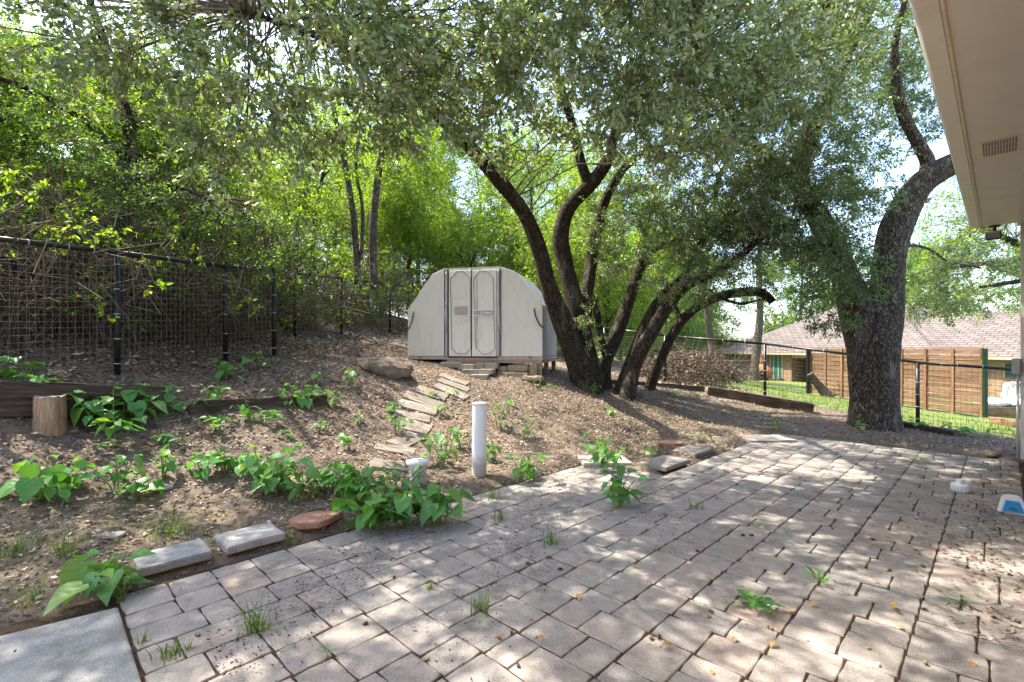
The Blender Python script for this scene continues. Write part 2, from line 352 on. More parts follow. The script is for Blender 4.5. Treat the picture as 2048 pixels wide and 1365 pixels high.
def pipemat():
    m, nt, b = newmat('pipe_pvc', .35, .4); co = coords(nt); sx = node(nt, 'ShaderNodeSeparateXYZ'); nt.links.new(co, sx.inputs[0])
    n = noise(nt, 16, 6, .7, co); ml = node(nt, 'ShaderNodeMath', operation='MULTIPLY_ADD'); nt.links.new(n.outputs[0], ml.inputs[0]); ml.inputs[1].default_value = -.24; nt.links.new(sx.outputs[2], ml.inputs[2])
    f = ramp(nt, ml.outputs[0], [(0, (.6, .6, .6)), (.14, (0, 0, 0))]).outputs[0]
    n2 = noise(nt, 3, 5, .7, co); c = mix(nt, ramp(nt, n2.outputs[0], [(.5, (0, 0, 0)), (.8, (.5, .5, .5))]).outputs[0], (.78, .78, .76), (.55, .52, .47))
    nt.links.new(mix(nt, f, c, (.2, .15, .11)), b.inputs['Base Color'])
pipemat()
paintmat('black_steel', (.012, .012, .013), (.03, .03, .03), .35, .4)
m, nt, b = newmat('galv_wire', .45, .5); b.inputs['Base Color'].default_value = (.17, .15, .125, 1); b.inputs['Metallic'].default_value = .2
m, nt, b = newmat('dark_wire', .5, .4); b.inputs['Base Color'].default_value = (.02, .02, .02, 1)
m, nt, b = newmat('zip_tie', .5, .4); b.inputs['Base Color'].default_value = (.5, .5, .5, 1)
m, nt, b = newmat('rubber', .6, .3); b.inputs['Base Color'].default_value = (.05, .048, .045, 1)
m, nt, b = newmat('dark_gap', .9, .1); b.inputs['Base Color'].default_value = (.03, .027, .025, 1)
m, nt, b = newmat('lamp_black', .4, .5); b.inputs['Base Color'].default_value = (.02, .02, .02, 1)
m, nt, b = newmat('lamp_face', .25, .5); b.inputs['Base Color'].default_value = (.32, .33, .32, 1)
m, nt, b = newmat('vent_dark', .9, .1); b.inputs['Base Color'].default_value = (.28, .24, .185, 1)
m, nt, b = newmat('grey_metal', .45, .5); b.inputs['Base Color'].default_value = (.33, .34, .35, 1)
m, nt, b = newmat('green_steel', .4, .4); b.inputs['Base Color'].default_value = (.01, .03, .018, 1)
m, nt, b = newmat('blue_plastic', .3, .5); b.inputs['Base Color'].default_value = (.02, .22, .5, 1)
m, nt, b = newmat('worn_white', .6, .4); b.inputs['Base Color'].default_value = (.6, .6, .58, 1)
m, nt, b = newmat('door_teal', .4, .4); b.inputs['Base Color'].default_value = (.02, .13, .09, 1)
m, nt, b = newmat('glass_dark', .12, .6); b.inputs['Base Color'].default_value = (.03, .07, .07, 1)
m, nt, b = newmat('house_trim', .6, .3); b.inputs['Base Color'].default_value = (.4, .33, .24, 1)
m, nt, b = newmat('terracotta', .8, .2); b.inputs['Base Color'].default_value = (.42, .16, .085, 1)
m, nt, b = newmat('acorn_nut', .3, .5)
oi = node(nt, 'ShaderNodeObjectInfo'); r_ = ramp(nt, oi.outputs['Random'], [(0, (.03, .012, .008)), (.6, (.09, .035, .015)), (.85, (.22, .09, .03)), (1, (.2, .22, .07))]); nt.links.new(r_.outputs[0], b.inputs['Base Color'])
m, nt, b = newmat('acorn_cup', .9, .1); b.inputs['Base Color'].default_value = (.22, .17, .12, 1)
m, nt, b = newmat('tarp_grey', .4, .4); b.inputs['Base Color'].default_value = (.3, .32, .34, 1)
m, nt, b = newmat('bag_white', .4, .4); b.inputs['Base Color'].default_value = (.75, .75, .82, 1)
def brickmat(name, c1, c2, mortar, sc):
    m, nt, b = newmat(name, .9, .15); co = coords(nt)
    # object space: x along the wall, z up
    sx = node(nt, 'ShaderNodeSeparateXYZ'); nt.links.new(co, sx.inputs[0]); cb = node(nt, 'ShaderNodeCombineXYZ'); nt.links.new(sx.outputs[0], cb.inputs[0]); nt.links.new(sx.outputs[2], cb.inputs[1])
    br = node(nt, 'ShaderNodeTexBrick'); nt.links.new(cb.outputs[0], br.inputs[0]); br.inputs['Scale'].default_value = sc
    br.inputs['Color1'].default_value = (*c1, 1); br.inputs['Color2'].default_value = (*c2, 1); br.inputs['Mortar'].default_value = (*mortar, 1)
    br.inputs['Brick Width'].default_value = .22; br.inputs['Row Height'].default_value = .075; br.inputs['Mortar Size'].default_value = .009; br.inputs['Bias'].default_value = .1
    n = noise(nt, 2, 5, .7, co); c = mix(nt, .7, br.outputs[0], ramp(nt, n.outputs[0], [(.3, (.6, .58, .56)), (.7, (1.25, 1.2, 1.15))]).outputs[0], 'MULTIPLY')
    nt.links.new(c, b.inputs['Base Color']); bump(nt, b, br.outputs[1], -.5, .01)
brickmat('near_brick', (.30, .17, .09), (.38, .25, .14), (.4, .36, .3), 1.0)
brickmat('far_brick', (.2, .115, .075), (.3, .2, .125), (.3, .26, .21), .55)
def shinglemat():
    m, nt, b = newmat('shingle', .9, .15); uv = node(nt, 'ShaderNodeUVMap')
    br = node(nt, 'ShaderNodeTexBrick'); nt.links.new(uv.outputs[0], br.inputs[0]); br.inputs['Scale'].default_value = 1
    br.inputs['Color1'].default_value = (.165, .145, .134, 1); br.inputs['Color2'].default_value = (.115, .1, .093, 1); br.inputs['Mortar'].default_value = (.055, .042, .04, 1)
    br.inputs['Brick Width'].default_value = .55; br.inputs['Row Height'].default_value = .27; br.inputs['Mortar Size'].default_value = .028
    n = noise(nt, .7, 5, .7, uv.outputs[0]); c = mix(nt, .7, br.outputs[0], ramp(nt, n.outputs[0], [(.3, (.75, .72, .72)), (.7, (1.2, 1.18, 1.15))]).outputs[0], 'MULTIPLY')
    nt.links.new(c, b.inputs['Base Color']); bump(nt, b, br.outputs[1], -.7, .03)
shinglemat()
#@@SETTING

# ------------------------------------------------------------------ ground
def axis(lo, hi, a, b, fine):
    core = np.arange(a, b, fine); L = []; x = a; st = fine
    while x > lo: st *= 1.22; x -= st; L.append(x)
    R = []; x = core[-1]; st = fine
    while x < hi: st *= 1.22; x += st; R.append(x)
    return np.r_[L[::-1], core, R]
gx = axis(-220, 260, -7.0, 9.5, .055); gy = axis(-120, 320, 1.6, 13.5, .055)
X, Y = np.meshgrid(gx, gy); Z = terrain(X, Y)
lump = rng.normal(0, 1, X.shape); lump = (lump + np.roll(lump, 1, 0) + np.roll(lump, 1, 1) + np.roll(lump, (1, 1), (0, 1))) / 4
Z = Z + lump * .007 * ((np.abs(X) < 12) & (Y < 16) & (in_patio(X, Y) < 0))
nx_, ny_ = len(gx), len(gy); idx = np.arange(nx_ * ny_).reshape(ny_, nx_)
q = np.stack([idx[:-1, :-1], idx[:-1, 1:], idx[1:, 1:], idx[1:, :-1]], -1).reshape(-1, 4)
g = obj('ground', mesh_np('ground', np.stack([X, Y, Z], -1).reshape(-1, 3), q, np.full(len(q), 4), True), 'soil'); tag(g, kind='structure')

# ------------------------------------------------------------------ patio of pavers
U = .485
# soil bed that fills the joints
cc = np.arange(-3.77, .30, .045); ss = np.arange(-1.5, 9.14, .045)
CC, SS = np.meshgrid(cc, ss); BX = NX * CC + AX * SS; BY = NY * CC + AY * SS
BZ = -.0075 + rng.normal(0, .0014, CC.shape)
keep = ~((CC < -2.80) & (SS > 5.2))
idx = np.arange(CC.size).reshape(CC.shape)
kq = (keep[:-1, :-1] & keep[1:, 1:] & keep[:-1, 1:] & keep[1:, :-1]).ravel()
q = np.stack([idx[:-1, :-1], idx[:-1, 1:], idx[1:, 1:], idx[1:, :-1]], -1).reshape(-1, 4)[kq]
patio = obj('patio', mesh_np('patio', np.stack([BX, BY, BZ], -1).reshape(-1, 3), q, np.full(len(q), 4), True), 'joint_soil'); tag(patio, 'patio of grey-tan concrete pavers with soil joints', kind='structure')

def paver_geo(wc, ws, r):
    """irregular tumbled paver, local axes c,s; returns verts, faces"""
    j = .0030; hw, hs = wc / 2 - j, ws / 2 - j
    pts = []
    def side(a, b, n):
        for k in range(n):
            t = k / n; pts.append([a[0] + (b[0] - a[0]) * t, a[1] + (b[1] - a[1]) * t])
    cr = .009
    side((-hw + cr, -hs), (hw - cr, -hs), 3); side((hw, -hs + cr), (hw, hs - cr), 3); side((hw - cr, hs), (-hw + cr, hs), 3); side((-hw, hs - cr), (-hw, -hs + cr), 3)
    p = np.array(pts) + r.normal(0, .0017, (len(pts), 2)); n = len(p)
    inn = p * np.array([(hw - .004) / hw, (hs - .004) / hs])
    z0 = r.normal(0, .001, n)
    V = np.r_[np.c_[p, np.full(n, -.06)], np.c_[p, np.full(n, -.004)], np.c_[inn, z0]]
    Fs = [tuple(range(2 * n, 3 * n))]
    for k in range(n):
        k2 = (k + 1) % n
        Fs += [(k, k2, n + k2, n + k), (n + k, n + k2, 2 * n + k2, 2 * n + k)]
    return V, Fs
plist = []     # (c, s, wc, ws)
for i in range(-7, 2):
    for k in range(-5, 16):
        c0 = -.33 + U * i; s0 = 1.32 + U * k
        if s0 > 9.0: continue
        if s0 > 5.0 and c0 < -2.9: continue
        if s0 + U < .40 and c0 < -1.0 and s0 < .3 and c0 < -3.0: continue
        if c0 > .1: 
            continue
        turn = random.random() < (.12 if c0 > -1.4 else .55)
        f0 = random.choice((.34, .4, .6, .66))
        for h in (0, 1):
            fr = (f0 if h == 0 else 1 - f0) if random.random() < .85 else .5
            for a, bb in ((0, fr), (fr, 1)):
                if not turn: plist.append((c0 + U * (a + bb) / 2, s0 + U * (.25 + .5 * h), U * (bb - a), U / 2))
                else: plist.append((c0 + U * (.25 + .5 * h), s0 + U * (a + bb) / 2, U / 2, U * (bb - a)))
plist = [p for p in plist if not (p[1] < .345 and p[0] < -.9 and p[1] < .345 - 0 and (p[1] - .345) * 1 < 0 and p[0] < -1.2)]
def vis(p):
    x, y = cs(p[0], p[1])
    if y < .8: return 0
    px = CX + F * x / y; py = HY + F * 1.5 / y
    if px < -60 or px > 2110 or py > 1420: return 0
    return p[2] * p[3] / y ** 3
plist.sort(key=vis, reverse=True)
pv_cache = {}
prng = np.random.default_rng(3)
rest_v, rest_f, rest_c, off = [], [], [], 0
RZ = math.atan2(NY, NX)
for k, (c, s, wc, ws) in enumerate(plist):
    x, y = cs(c, s); key = (round(wc, 3), round(ws, 3)); lst = pv_cache.setdefault(key, [])
    tz_ = prng.normal(0, .0014); tx, ty = prng.normal(0, .0025, 2)
    if k < 300:
        if len(lst) < 7:
            V, Fs = paver_geo(wc, ws, prng); me = bpy.data.meshes.new('paver'); me.from_pydata(V.tolist(), [], Fs); me.update(); lst.append(me); me.materials.append(M_['paver'])
        else: me = lst[random.randrange(7)]
        o = obj('paver', me, None, patio); o.location = (x, y, tz_); o.rotation_euler = (tx, ty, RZ + prng.normal(0, .008) + (math.pi if random.random() < .5 else 0))
    else:
        V, Fs = paver_geo(wc, ws, prng); a = RZ; R = np.array([[math.cos(a), -math.sin(a)], [math.sin(a), math.cos(a)]])
        V = V.copy(); V[:, :2] = V[:, :2] @ R.T + (x, y); V[:, 2] += tz_ + prng.normal(0, .001)
        rest_v.append(V); rest_f += [i + off for f in Fs for i in f]; rest_c += [len(f) for f in Fs]; off += len(V)
if rest_v:
    o = obj('small_pavers', mesh_np('small_pavers', np.concatenate(rest_v), rest_f, rest_c), 'paver', patio); tag(o, 'further pavers of the patio', kind='stuff')

# concrete slab at the house door
mb = MB()
pts = [cs(-3.55, .335), cs(-.9, .335), cs(-.9, -3), cs(-3.7, -3), cs(-3.66, -.4)]
mb.prism(pts[::-1], -.1, .012)
sl = mb.build('concrete_slab', 'concrete'); recalc(sl, .008, 2); tag(sl, kind='structure')

# ------------------------------------------------------------------ own house: wall, soffit, gutter
W0 = cs(.21, 9.33)
EZ = 3.15
house = thing('house', 'house corner with painted soffit, gutter and brick wall beside the patio', 'house', (W0[0], W0[1], 0), RZ + math.pi / 2)
# local axes of house: x along A (towards far end), y towards the yard (-N)
def hbox(name, x0, x1, y0, y1, z0, z1, mat, parent=house, bev=0):
    o = MB().box(((x0 + x1) / 2, (y0 + y1) / 2, (z0 + z1) / 2), (x1 - x0, y1 - y0, z1 - z0)).build(name, mat, parent)
    if bev: recalc(o, bev, 2)
    return o
ov = .535
hbox('wall', -14, 0, -.3, 0, -.1, EZ + .02, 'near_brick')
hbox('corner_trim', -.03, .06, -.05, .035, .0, EZ - .004, 'gutter_paint', bev=.006)
hbox('soffit', -14, -.002, .0, ov - .118, EZ, EZ + .03, 'soffit_paint')
hbox('soffit_seam', -14, -.004, ov - .135, ov - .118, EZ - .016, EZ + .01, 'trim_paint', bev=.004)
hbox('frieze', -14, -.01, .003, .07, EZ - .045, EZ - .002, 'soffit_paint', bev=.006)
gp = [(ov - .116, EZ + .14), (ov - .116, EZ - .01), (ov - .03, EZ - .01), (ov - .012, EZ + .03), (ov + .0, EZ + .07), (ov + .0, EZ + .14)]
mb = MB(); n = len(gp)
mb.add([(-14, a, b) for a, b in gp] + [(.0, a, b) for a, b in gp], [tuple(range(n)), tuple(range(2 * n - 1, n - 1, -1))] + [(k, n + k, n + (k + 1) % n, (k + 1) % n) for k in range(n)])
gt = mb.build('gutter', 'gutter_paint', house); recalc(gt, .004, 1)
mb = MB(); mb.box((-7, ov + .004, EZ + .135), (14, .012, .02)); mb.build('gutter_lip', 'trim_paint', gt)
o = MB().add([(-14, ov, EZ + .16), (.02, ov, EZ + .16), (.02, -3.5, EZ + 1.5), (-14, -3.5, EZ + 1.5), (-14, ov, EZ + .19), (.02, ov, EZ + .19), (.02, -3.5, EZ + 1.53), (-14, -3.5, EZ + 1.53)],
   [(0, 1, 2, 3), (7, 6, 5, 4), (0, 4, 5, 1), (1, 5, 6, 2), (2, 6, 7, 3), (3, 7, 4, 0)]).build('roof', 'grey_slab', house)
# soffit vent: frame and slots, found at the photo position on the soffit plane
def on_soffit(px, py):
    d = (EZ - CAMZ) * F / (HY - py); p = P(px, py, d); c = NX * p.x + NY * p.y; s = AX * p.x + AY * p.y
    return s - 9.33, .21 - c
a = on_soffit(1960, 285); b2 = on_soffit(2035, 275); c2 = on_soffit(1962, 313)
vx0, vx1 = sorted((on_soffit(1998, 278)[0], on_soffit(1998, 308)[0])); vy1 = on_soffit(1960, 295)[1]; vy0 = on_soffit(2038, 293)[1]
vent = hbox('vent', vx0, vx1, vy0, vy1, EZ - .006, EZ - .001, 'soffit_paint', bev=.002)
for r in range(3):
    for k in range(12):
        y0 = vy0 + .01 + (vy1 - vy0 - .02) * k / 12; x0 = vx0 + .012 + (vx1 - vx0 - .024) * r / 3
        hbox('slot', x0 + .009, x0 + (vx1 - vx0 - .024) / 3 - .009, y0 + .002, y0 + (vy1 - vy0 - .02) / 12 - .004, EZ - .0085, EZ - .0062, 'vent_dark', vent)
# flood light under the soffit
fx, fy = on_soffit(1990, 452)
Lp = cs(.21 - fy, 9.33 + fx)
fl = thing('flood_light', 'black LED flood light hanging under the soffit corner', 'lamp', (Lp[0], Lp[1], EZ), RZ + math.pi / 2)
MB().tube([(0, 0, .0), (0, 0, -.02)], [.07, .05], 20).build('base_plate', 'lamp_black', fl)
MB().tube([(0, 0, -.015), (0, 0, -.05), (0, 0, -.085)], [.014, .018, .014], 10).build('swivel', 'lamp_black', fl)
hd = MB().box((0, 0, 0), (.05, .15, .115), mat=Matrix.Translation((-.012, .015, -.13)) @ Matrix.Rotation(math.radians(-12), 4, 'Y')).build('lamp_head', 'lamp_black', fl); recalc(hd, .008, 2)
MB().box((0, 0, 0), (.004, .125, .09), mat=Matrix.Translation((-.041, .015, -.124)) @ Matrix.Rotation(math.radians(-12), 4, 'Y')).build('lens', 'lamp_face', hd)
for k in range(4): MB().box((0, 0, 0), (.004, .12, .006), mat=Matrix.Translation((-.045, .015, -.094 - .02 * k)) @ Matrix.Rotation(math.radians(-12), 4, 'Y')).build('led_rib', 'lamp_black', hd)
eb = thing('meter_box', 'small grey metal box fixed on the house corner', 'box', (W0[0], W0[1], 0), RZ + math.pi / 2)
o = hbox('box_body', -.12, .06, .036, .11, 1.13, 1.34, 'grey_metal', eb, .006)
hbox('box_cover', -.11, .05, .111, .118, 1.14, 1.33, 'grey_metal', eb, .003)
MB().tube([(-.03, .06, 0), (-.03, .06, 1.128)], .016, 10).build('conduit', 'worn_white', eb)

# ------------------------------------------------------------------ the white shelter (shed)
TH = math.radians(14)
R0 = Vector((.63, 9.5, 0)); fd = Vector((-math.cos(TH), math.sin(TH), 0)); back = Vector((math.sin(TH), math.cos(TH), 0))
def front(px, py):
    k = (px - CX) / F        # x = k*y ; R0 + u*fd
    u = (k * R0.y - R0.x) / (fd.x - k * fd.y); p = R0 + fd * u
    return u, CAMZ - (py - HY) / F * p.y
def cp(x, y): return 800 + x / 5.6875, 520 + y / 5.6875
SZ = front(1088, 717)[1]
shed = thing('storage_shelter', 'off-white metal shelter with chamfered roof on wooden posts under the oak', 'shed', (R0.x, R0.y, 0), math.atan2(-fd.y, -fd.x))
# local: x to the right along the front (u -> -u), y into the shed, z up
def SL(px, py): u, z = front(px, py); return -u, z
prof = [SL(*cp(90, 1100)), SL(*cp(1637, 1100)), SL(*cp(1622, 515)), SL(*cp(1312, 132)), SL(*cp(1130, 72)), SL(*cp(505, 98)), SL(*cp(365, 165)), SL(*cp(90, 570))]
zb = .5 * (prof[0][1] + prof[1][1]); prof[0] = (prof[0][0], zb); prof[1] = (prof[1][0], zb); zt = max(p[1] for p in prof); prof[1] = (prof[2][0], zb); prof[0] = (prof[7][0], zb)
zt5 = .5 * (prof[4][1] + prof[5][1]); prof[4] = (prof[4][0], zt5); prof[5] = (prof[5][0], zt5)
DP = 1.85
def extr(pr, y0, y1):
    n = len(pr); return [(x, y0, z) for x, z in pr] + [(x, y1, z) for x, z in pr], [tuple(range(n)), tuple(range(2 * n - 1, n - 1, -1))] + [((k + 1) % n, k, n + k, n + (k + 1) % n) for k in range(n)]
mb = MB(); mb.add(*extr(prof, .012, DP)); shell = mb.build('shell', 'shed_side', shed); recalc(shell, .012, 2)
cxm = sum(p[0] for p in prof) / 8; czm = sum(p[1] for p in prof) / 8
inner = [(cxm + (x - cxm) * .997, czm + (z - czm) * .996) for x, z in prof]
# front wall is cut in two fixed sheets beside the door frame
xl = SL(*cp(505, 600))[0]; xr = SL(*cp(1155, 600))[0]
def clip(poly, xa, left):
    out = []
    for i in range(len(poly)):
        a, bq = poly[i], poly[(i + 1) % len(poly)]
        ia = (a[0] <= xa) == left; ib = (bq[0] <= xa) == left
        if ia: out.append(a)
        if ia != ib: t = (xa - a[0]) / (bq[0] - a[0]); out.append((xa, a[1] + t * (bq[1] - a[1])))
    return out
for nm, xa, lf in (('front_panel', xl, True), ('front_panel', xr, False)):
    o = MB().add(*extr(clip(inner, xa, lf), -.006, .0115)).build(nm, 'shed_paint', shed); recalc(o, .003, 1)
mid = clip(clip(inner, xl + .003, False), xr - .003, True)
o = MB().add(*extr(mid, -.002, .011)).build('door_frame', 'shed_frame', shed); recalc(o)
def fbox(name, x0, y0, x1, y1, ya, yb, mat, parent=shed, bev=.003):
    """box on the front from crop coordinates"""
    xa, za = SL(*cp(x0, y1)); xb, zb_ = SL(*cp(x1, y0))
    o = MB().box(((xa + xb) / 2, (ya + yb) / 2, (za + zb_) / 2), (abs(xb - xa), abs(yb - ya), abs(zb_ - za))).build(name, mat, parent)
    if bev: recalc(o, bev, 1)
    return o
def moulding(pts, parent, mat='shed_frame', wd=.018):
    P3 = [(SL(*cp(x, y))[0], SL(*cp(x, y))[1]) for x, y in pts]
    mb = MB(); n = len(P3)
    for k in range(n):
        a, bq = P3[k], P3[(k + 1) % n]; mb.bar((a[0], -.034, a[1]), (bq[0], -.034, bq[1]), .012, wd, (0, -1, 0))
    o = mb.build('moulding', mat, parent); recalc(o)
    mb = MB()
    for k in range(n):
        a, bq = P3[k], P3[(k + 1) % n]; mb.bar((a[0], -.0285, a[1]), (bq[0], -.0285, bq[1]), .004, wd + .014, (0, -1, 0))
    q_ = mb.build('seam', 'dark_gap', o); recalc(q_); return o
dl = fbox('door', 562, 120, 812, 1098, -.026, -.003, 'shed_door')
dr = fbox('door', 824, 112, 1112, 1098, -.028, -.003, 'shed_door')
moulding([(580, 215), (655, 135), (725, 135), (803, 210), (810, 1010), (752, 1068), (655, 1068), (595, 1005)], dl)
moulding([(842, 212), (915, 130), (990, 130), (1062, 205), (1085, 1010), (1020, 1070), (945, 1072), (868, 1005)], dr)
fbox('plate', 632, 260, 755, 436, -.034, -.0265, 'shed_paint', dl, .002); fbox('plate', 635, 625, 770, 712, -.033, -.0265, 'shed_paint', dl, .002)
fbox('plate', 632, 530, 768, 618, -.06, -.0265, 'shed_dirty', dl, .004)
for yy in (575, 638): fbox('latch_rail', 850, yy - 9, 1078, yy + 9, -.055, -.0285, 'shed_door', dr, .004)
o = fbox('recess', 858, 586, 1070, 628, -.036, -.0285, 'shed_frame', dr, .002)
xa, za = SL(*cp(965, 612)); xb, zb_ = SL(*cp(1050, 606)); 
MB().tube([(xa, -.036, za), (xa, -.07, za)], .022, 12).build('handle_boss', 'grey_metal', dr); MB().tube([(xa, -.066, za), ((xa + xb) / 2, -.07, za), (xb, -.066, zb_)], [.011, .012, .008], 8).build('handle', 'shed_door', dr)
fbox('stile', 872, 185, 888, 1010, -.034, -.0285, 'shed_frame', dr, .002)
for x0, rows in ((533, (130, 205, 470, 490, 760, 780, 1030, 1070)), (1122, (100, 185, 450, 470, 745, 770, 1020, 1065))):
    xs, z0 = SL(*cp(x0, 1100)); z1 = SL(*cp(x0, 105))[1]
    o = MB().bar((xs, -.012, z0), (xs, -.012, z1), .024, .055, (0, -1, 0)).build('hinge_strip', 'shed_frame', shed); recalc(o)
    mb = MB()
    for k in range(40): zz = z0 + (z1 - z0) * (k + .5) / 40; mb.box((xs + .018, -.026, zz), (.008, .006, .008)); mb.box((xs - .018, -.026, zz), (.008, .006, .008))
    mb.build('rivet_row', 'shed_side', o)
    for yy in rows[::2]: zz = SL(*cp(x0, yy + 40))[1]; MB().tube([(xs, -.034, zz - .05), (xs, -.034, zz + .05)], .012, 8).build('hinge', 'shed_frame', shed)
for pts in ([(527, 540), (522, 640), (530, 760), (528, 840)], [(1130, 525), (1135, 640), (1142, 760), (1148, 830)]):
    L = [(SL(*cp(x, y))[0], -.045, SL(*cp(x, y))[1]) for x, y in pts]; MB().tube(L, [.007, .011, .012, .007], 7, wob=.2).build('door_stay', 'grey_metal', shed)
for (x0, y0, x1, y1), pts in (((110, 492, 222, 695), [(160, 605), (150, 680), (128, 750), (100, 790), (78, 805)]), ((1465, 440, 1600, 705), [(1528, 565), (1550, 650), (1590, 735), (1620, 765), (1636, 768)])):
    o = fbox('patch', x0 if x0 > 200 else 140, y0, x1, y1, -.010, -.0065, 'shed_paint', shed, .001)
    L = [(SL(*cp(x, y))[0], -.03 - .02 * math.sin(k), SL(*cp(x, y))[1]) for k, (x, y) in enumerate(pts)]
    L = spline([(*p, .013) for p in L], .03); MB().tube(L[:, :3].tolist(), .013, 8).build('hanging_strap', 'rubber', shed)
    xa, za = SL(*cp(*pts[0])); o = MB().box((xa, -.02, za + .02), (.05, .03, .04)).build('strap_bracket', 'shed_frame', shed); recalc(o, .004)
for x0 in (512, 552, 818, 1104, 1144):
    fbox('seam', x0 - 2.2, 112 if x0 != 818 else 104, x0 + 2.2, 1096, -.0305, -.0125 if x0 == 818 else -.0065, 'dark_gap', shed, 0)
fbox('threshold', 556, 1100, 1112, 1112, -.034, -.0065, 'dark_gap', shed, 0)
for xx in (640, 700, 745): fbox('scuff', xx, 690 + (xx % 7), xx + 6, 704, -.0345, -.0335, 'shed_side', dl, 0)
# skirt rails and timber base
xL, xR = prof[0][0], prof[1][0]
o = MB().box(((xL + xR) / 2, DP / 2, zb - .035), (xR - xL, DP, .065)).build('skirt', 'shed_dirty', shed); recalc(o, .006)
for xx in (230, 1480): xa, za = SL(*cp(xx, 1108)); MB().tube([(xa - .03, -.002, za + .012), (xa - .02, -.02, za - .012), (xa + .02, -.02, za - .012), (xa + .03, -.002, za + .012)], .007, 6).build('tie_ring', 'rubber', shed)
zf = zb - .0685
o = MB().box(((xR - 2.02 / 2) + 0, .02, zf - .03), (2.0, .04, .06)).build('base_beam', 'bare_lumber', shed); recalc(o, .004)
o = MB().box((xR - .03, DP / 2 + .1, zf - .03), (.05, DP - .25, .058)).build('base_beam', 'bare_lumber', shed); recalc(o, .004)
o = MB().box((xR - 1.5, .035, zf - .085), (.85, .05, .045)).build('base_beam', 'bare_lumber', shed); recalc(o, .004)
for xx, yy in ((xR - .06, .03), (xR - .06, .75), (xR - .06, DP - .1), (xR - .16, .035), (xL + .2, DP - .1)):
    wp = shed.matrix_basis @ Vector((xx, yy, 0)) if False else (Matrix.Translation(shed.location) @ Matrix.Rotation(shed.rotation_euler.z, 4, 'Z')) @ Vector((xx, yy, 0))
    z0 = tz(wp.x, wp.y) - .08; o = MB().box((xx, yy, (z0 + zf - .06) / 2), (.09, .06, zf - .062 - z0)).build('support_post', 'bare_lumber', shed); recalc(o, .004)

# blocks and stones under the shelter, each placed from its outline on or in front of the front plane
def block(px0, py0, px1, py1, fwd, depth, mat, name, label, cat, group=None, tilt=0.0, rough=0.0):
    u0, z1 = front(px0, py0); u1, z0 = front(px1, py1)
    base = R0 - back * fwd
    def fr2(px, py):
        k = (px - CX) / F; u = (k * base.y - base.x) / (fd.x - k * fd.y); p = base + fd * u; return p, CAMZ - (py - HY) / F * p.y
    a, zt_ = fr2(px0, py0); bq, zb2 = fr2(px1, py1)
    c = (a + bq) / 2 + back * (depth / 2); wd = (bq - a).length; h = max(.05, zt_ - zb2)
    bm = bmesh.new(); bmesh.ops.create_cube(bm, size=1); bmesh.ops.scale(bm, vec=(wd, depth, h), verts=bm.verts)
    bmesh.ops.bevel(bm, geom=bm.edges[:], offset=.008 if not rough else .02, segments=2, affect='EDGES')
    if rough:
        bmesh.ops.subdivide_edges(bm, edges=bm.edges[:], cuts=2, use_grid_fill=True)
        for v in bm.verts: v.co += Vector((random.gauss(0, rough), random.gauss(0, rough), random.gauss(0, rough)))
    me = bpy.data.meshes.new(name); bm.to_mesh(me); bm.free(); o = obj(name, me, mat)
    o.location = (c.x, c.y, (zt_ + zb2) / 2); o.rotation_euler = (0, tilt, math.atan2(-fd.y, -fd.x) + random.gauss(0, .03))
    return tag(o, label, cat, group)
gB = 'grey concrete blocks stepped below the shelter doors'
for (a_, b_, c_, d_, fw) in ((878, 726, 920, 736, .25), (915, 729, 949, 740, .25), (949.5, 727, 967, 738, .2), (968.5, 727, 994, 738, .2), (922, 739.5, 955, 751, .45), (956.5, 739, 985, 750, .45), (938, 750, 973, 762, .65)):
    block(a_, b_, c_, d_, fw, .24, 'block_grey', 'concrete_block', 'grey concrete block in the low step pile below the shelter doors', 'block', gB)
block(995, 733, 1013, 745, .1, .2, 'tan_stone', 'limestone', 'small rough tan stone stacked under the shelter', 'stone', None, 0, .006)
block(1013.5, 731, 1057, 744, .12, .25, 'tan_stone', 'limestone', 'long rough tan stone on top of another under the shelter', 'stone', None, 0, .007)
block(994, 744, 1056, 757, .2, .25, 'tan_stone', 'limestone', 'long flat tan stone at the bottom of the stack under the shelter', 'stone', None, .03, .007)
block(1058, 732, 1074, 757, .12, .16, 'tan_stone', 'concrete_block', 'upright tan block beside the shelter corner post', 'block')
block(1042, 753, 1084, 763, .4, .2, 'tan_stone', 'limestone', 'low mossy stone on the ground before the shelter corner post', 'stone', None, 0, .006)
block(884, 722.5, 898, 731, -.02, .3, 'block_grey', 'concrete_block', 'half hidden grey block wedged under the left of the shelter', 'block')
#@@FENCES

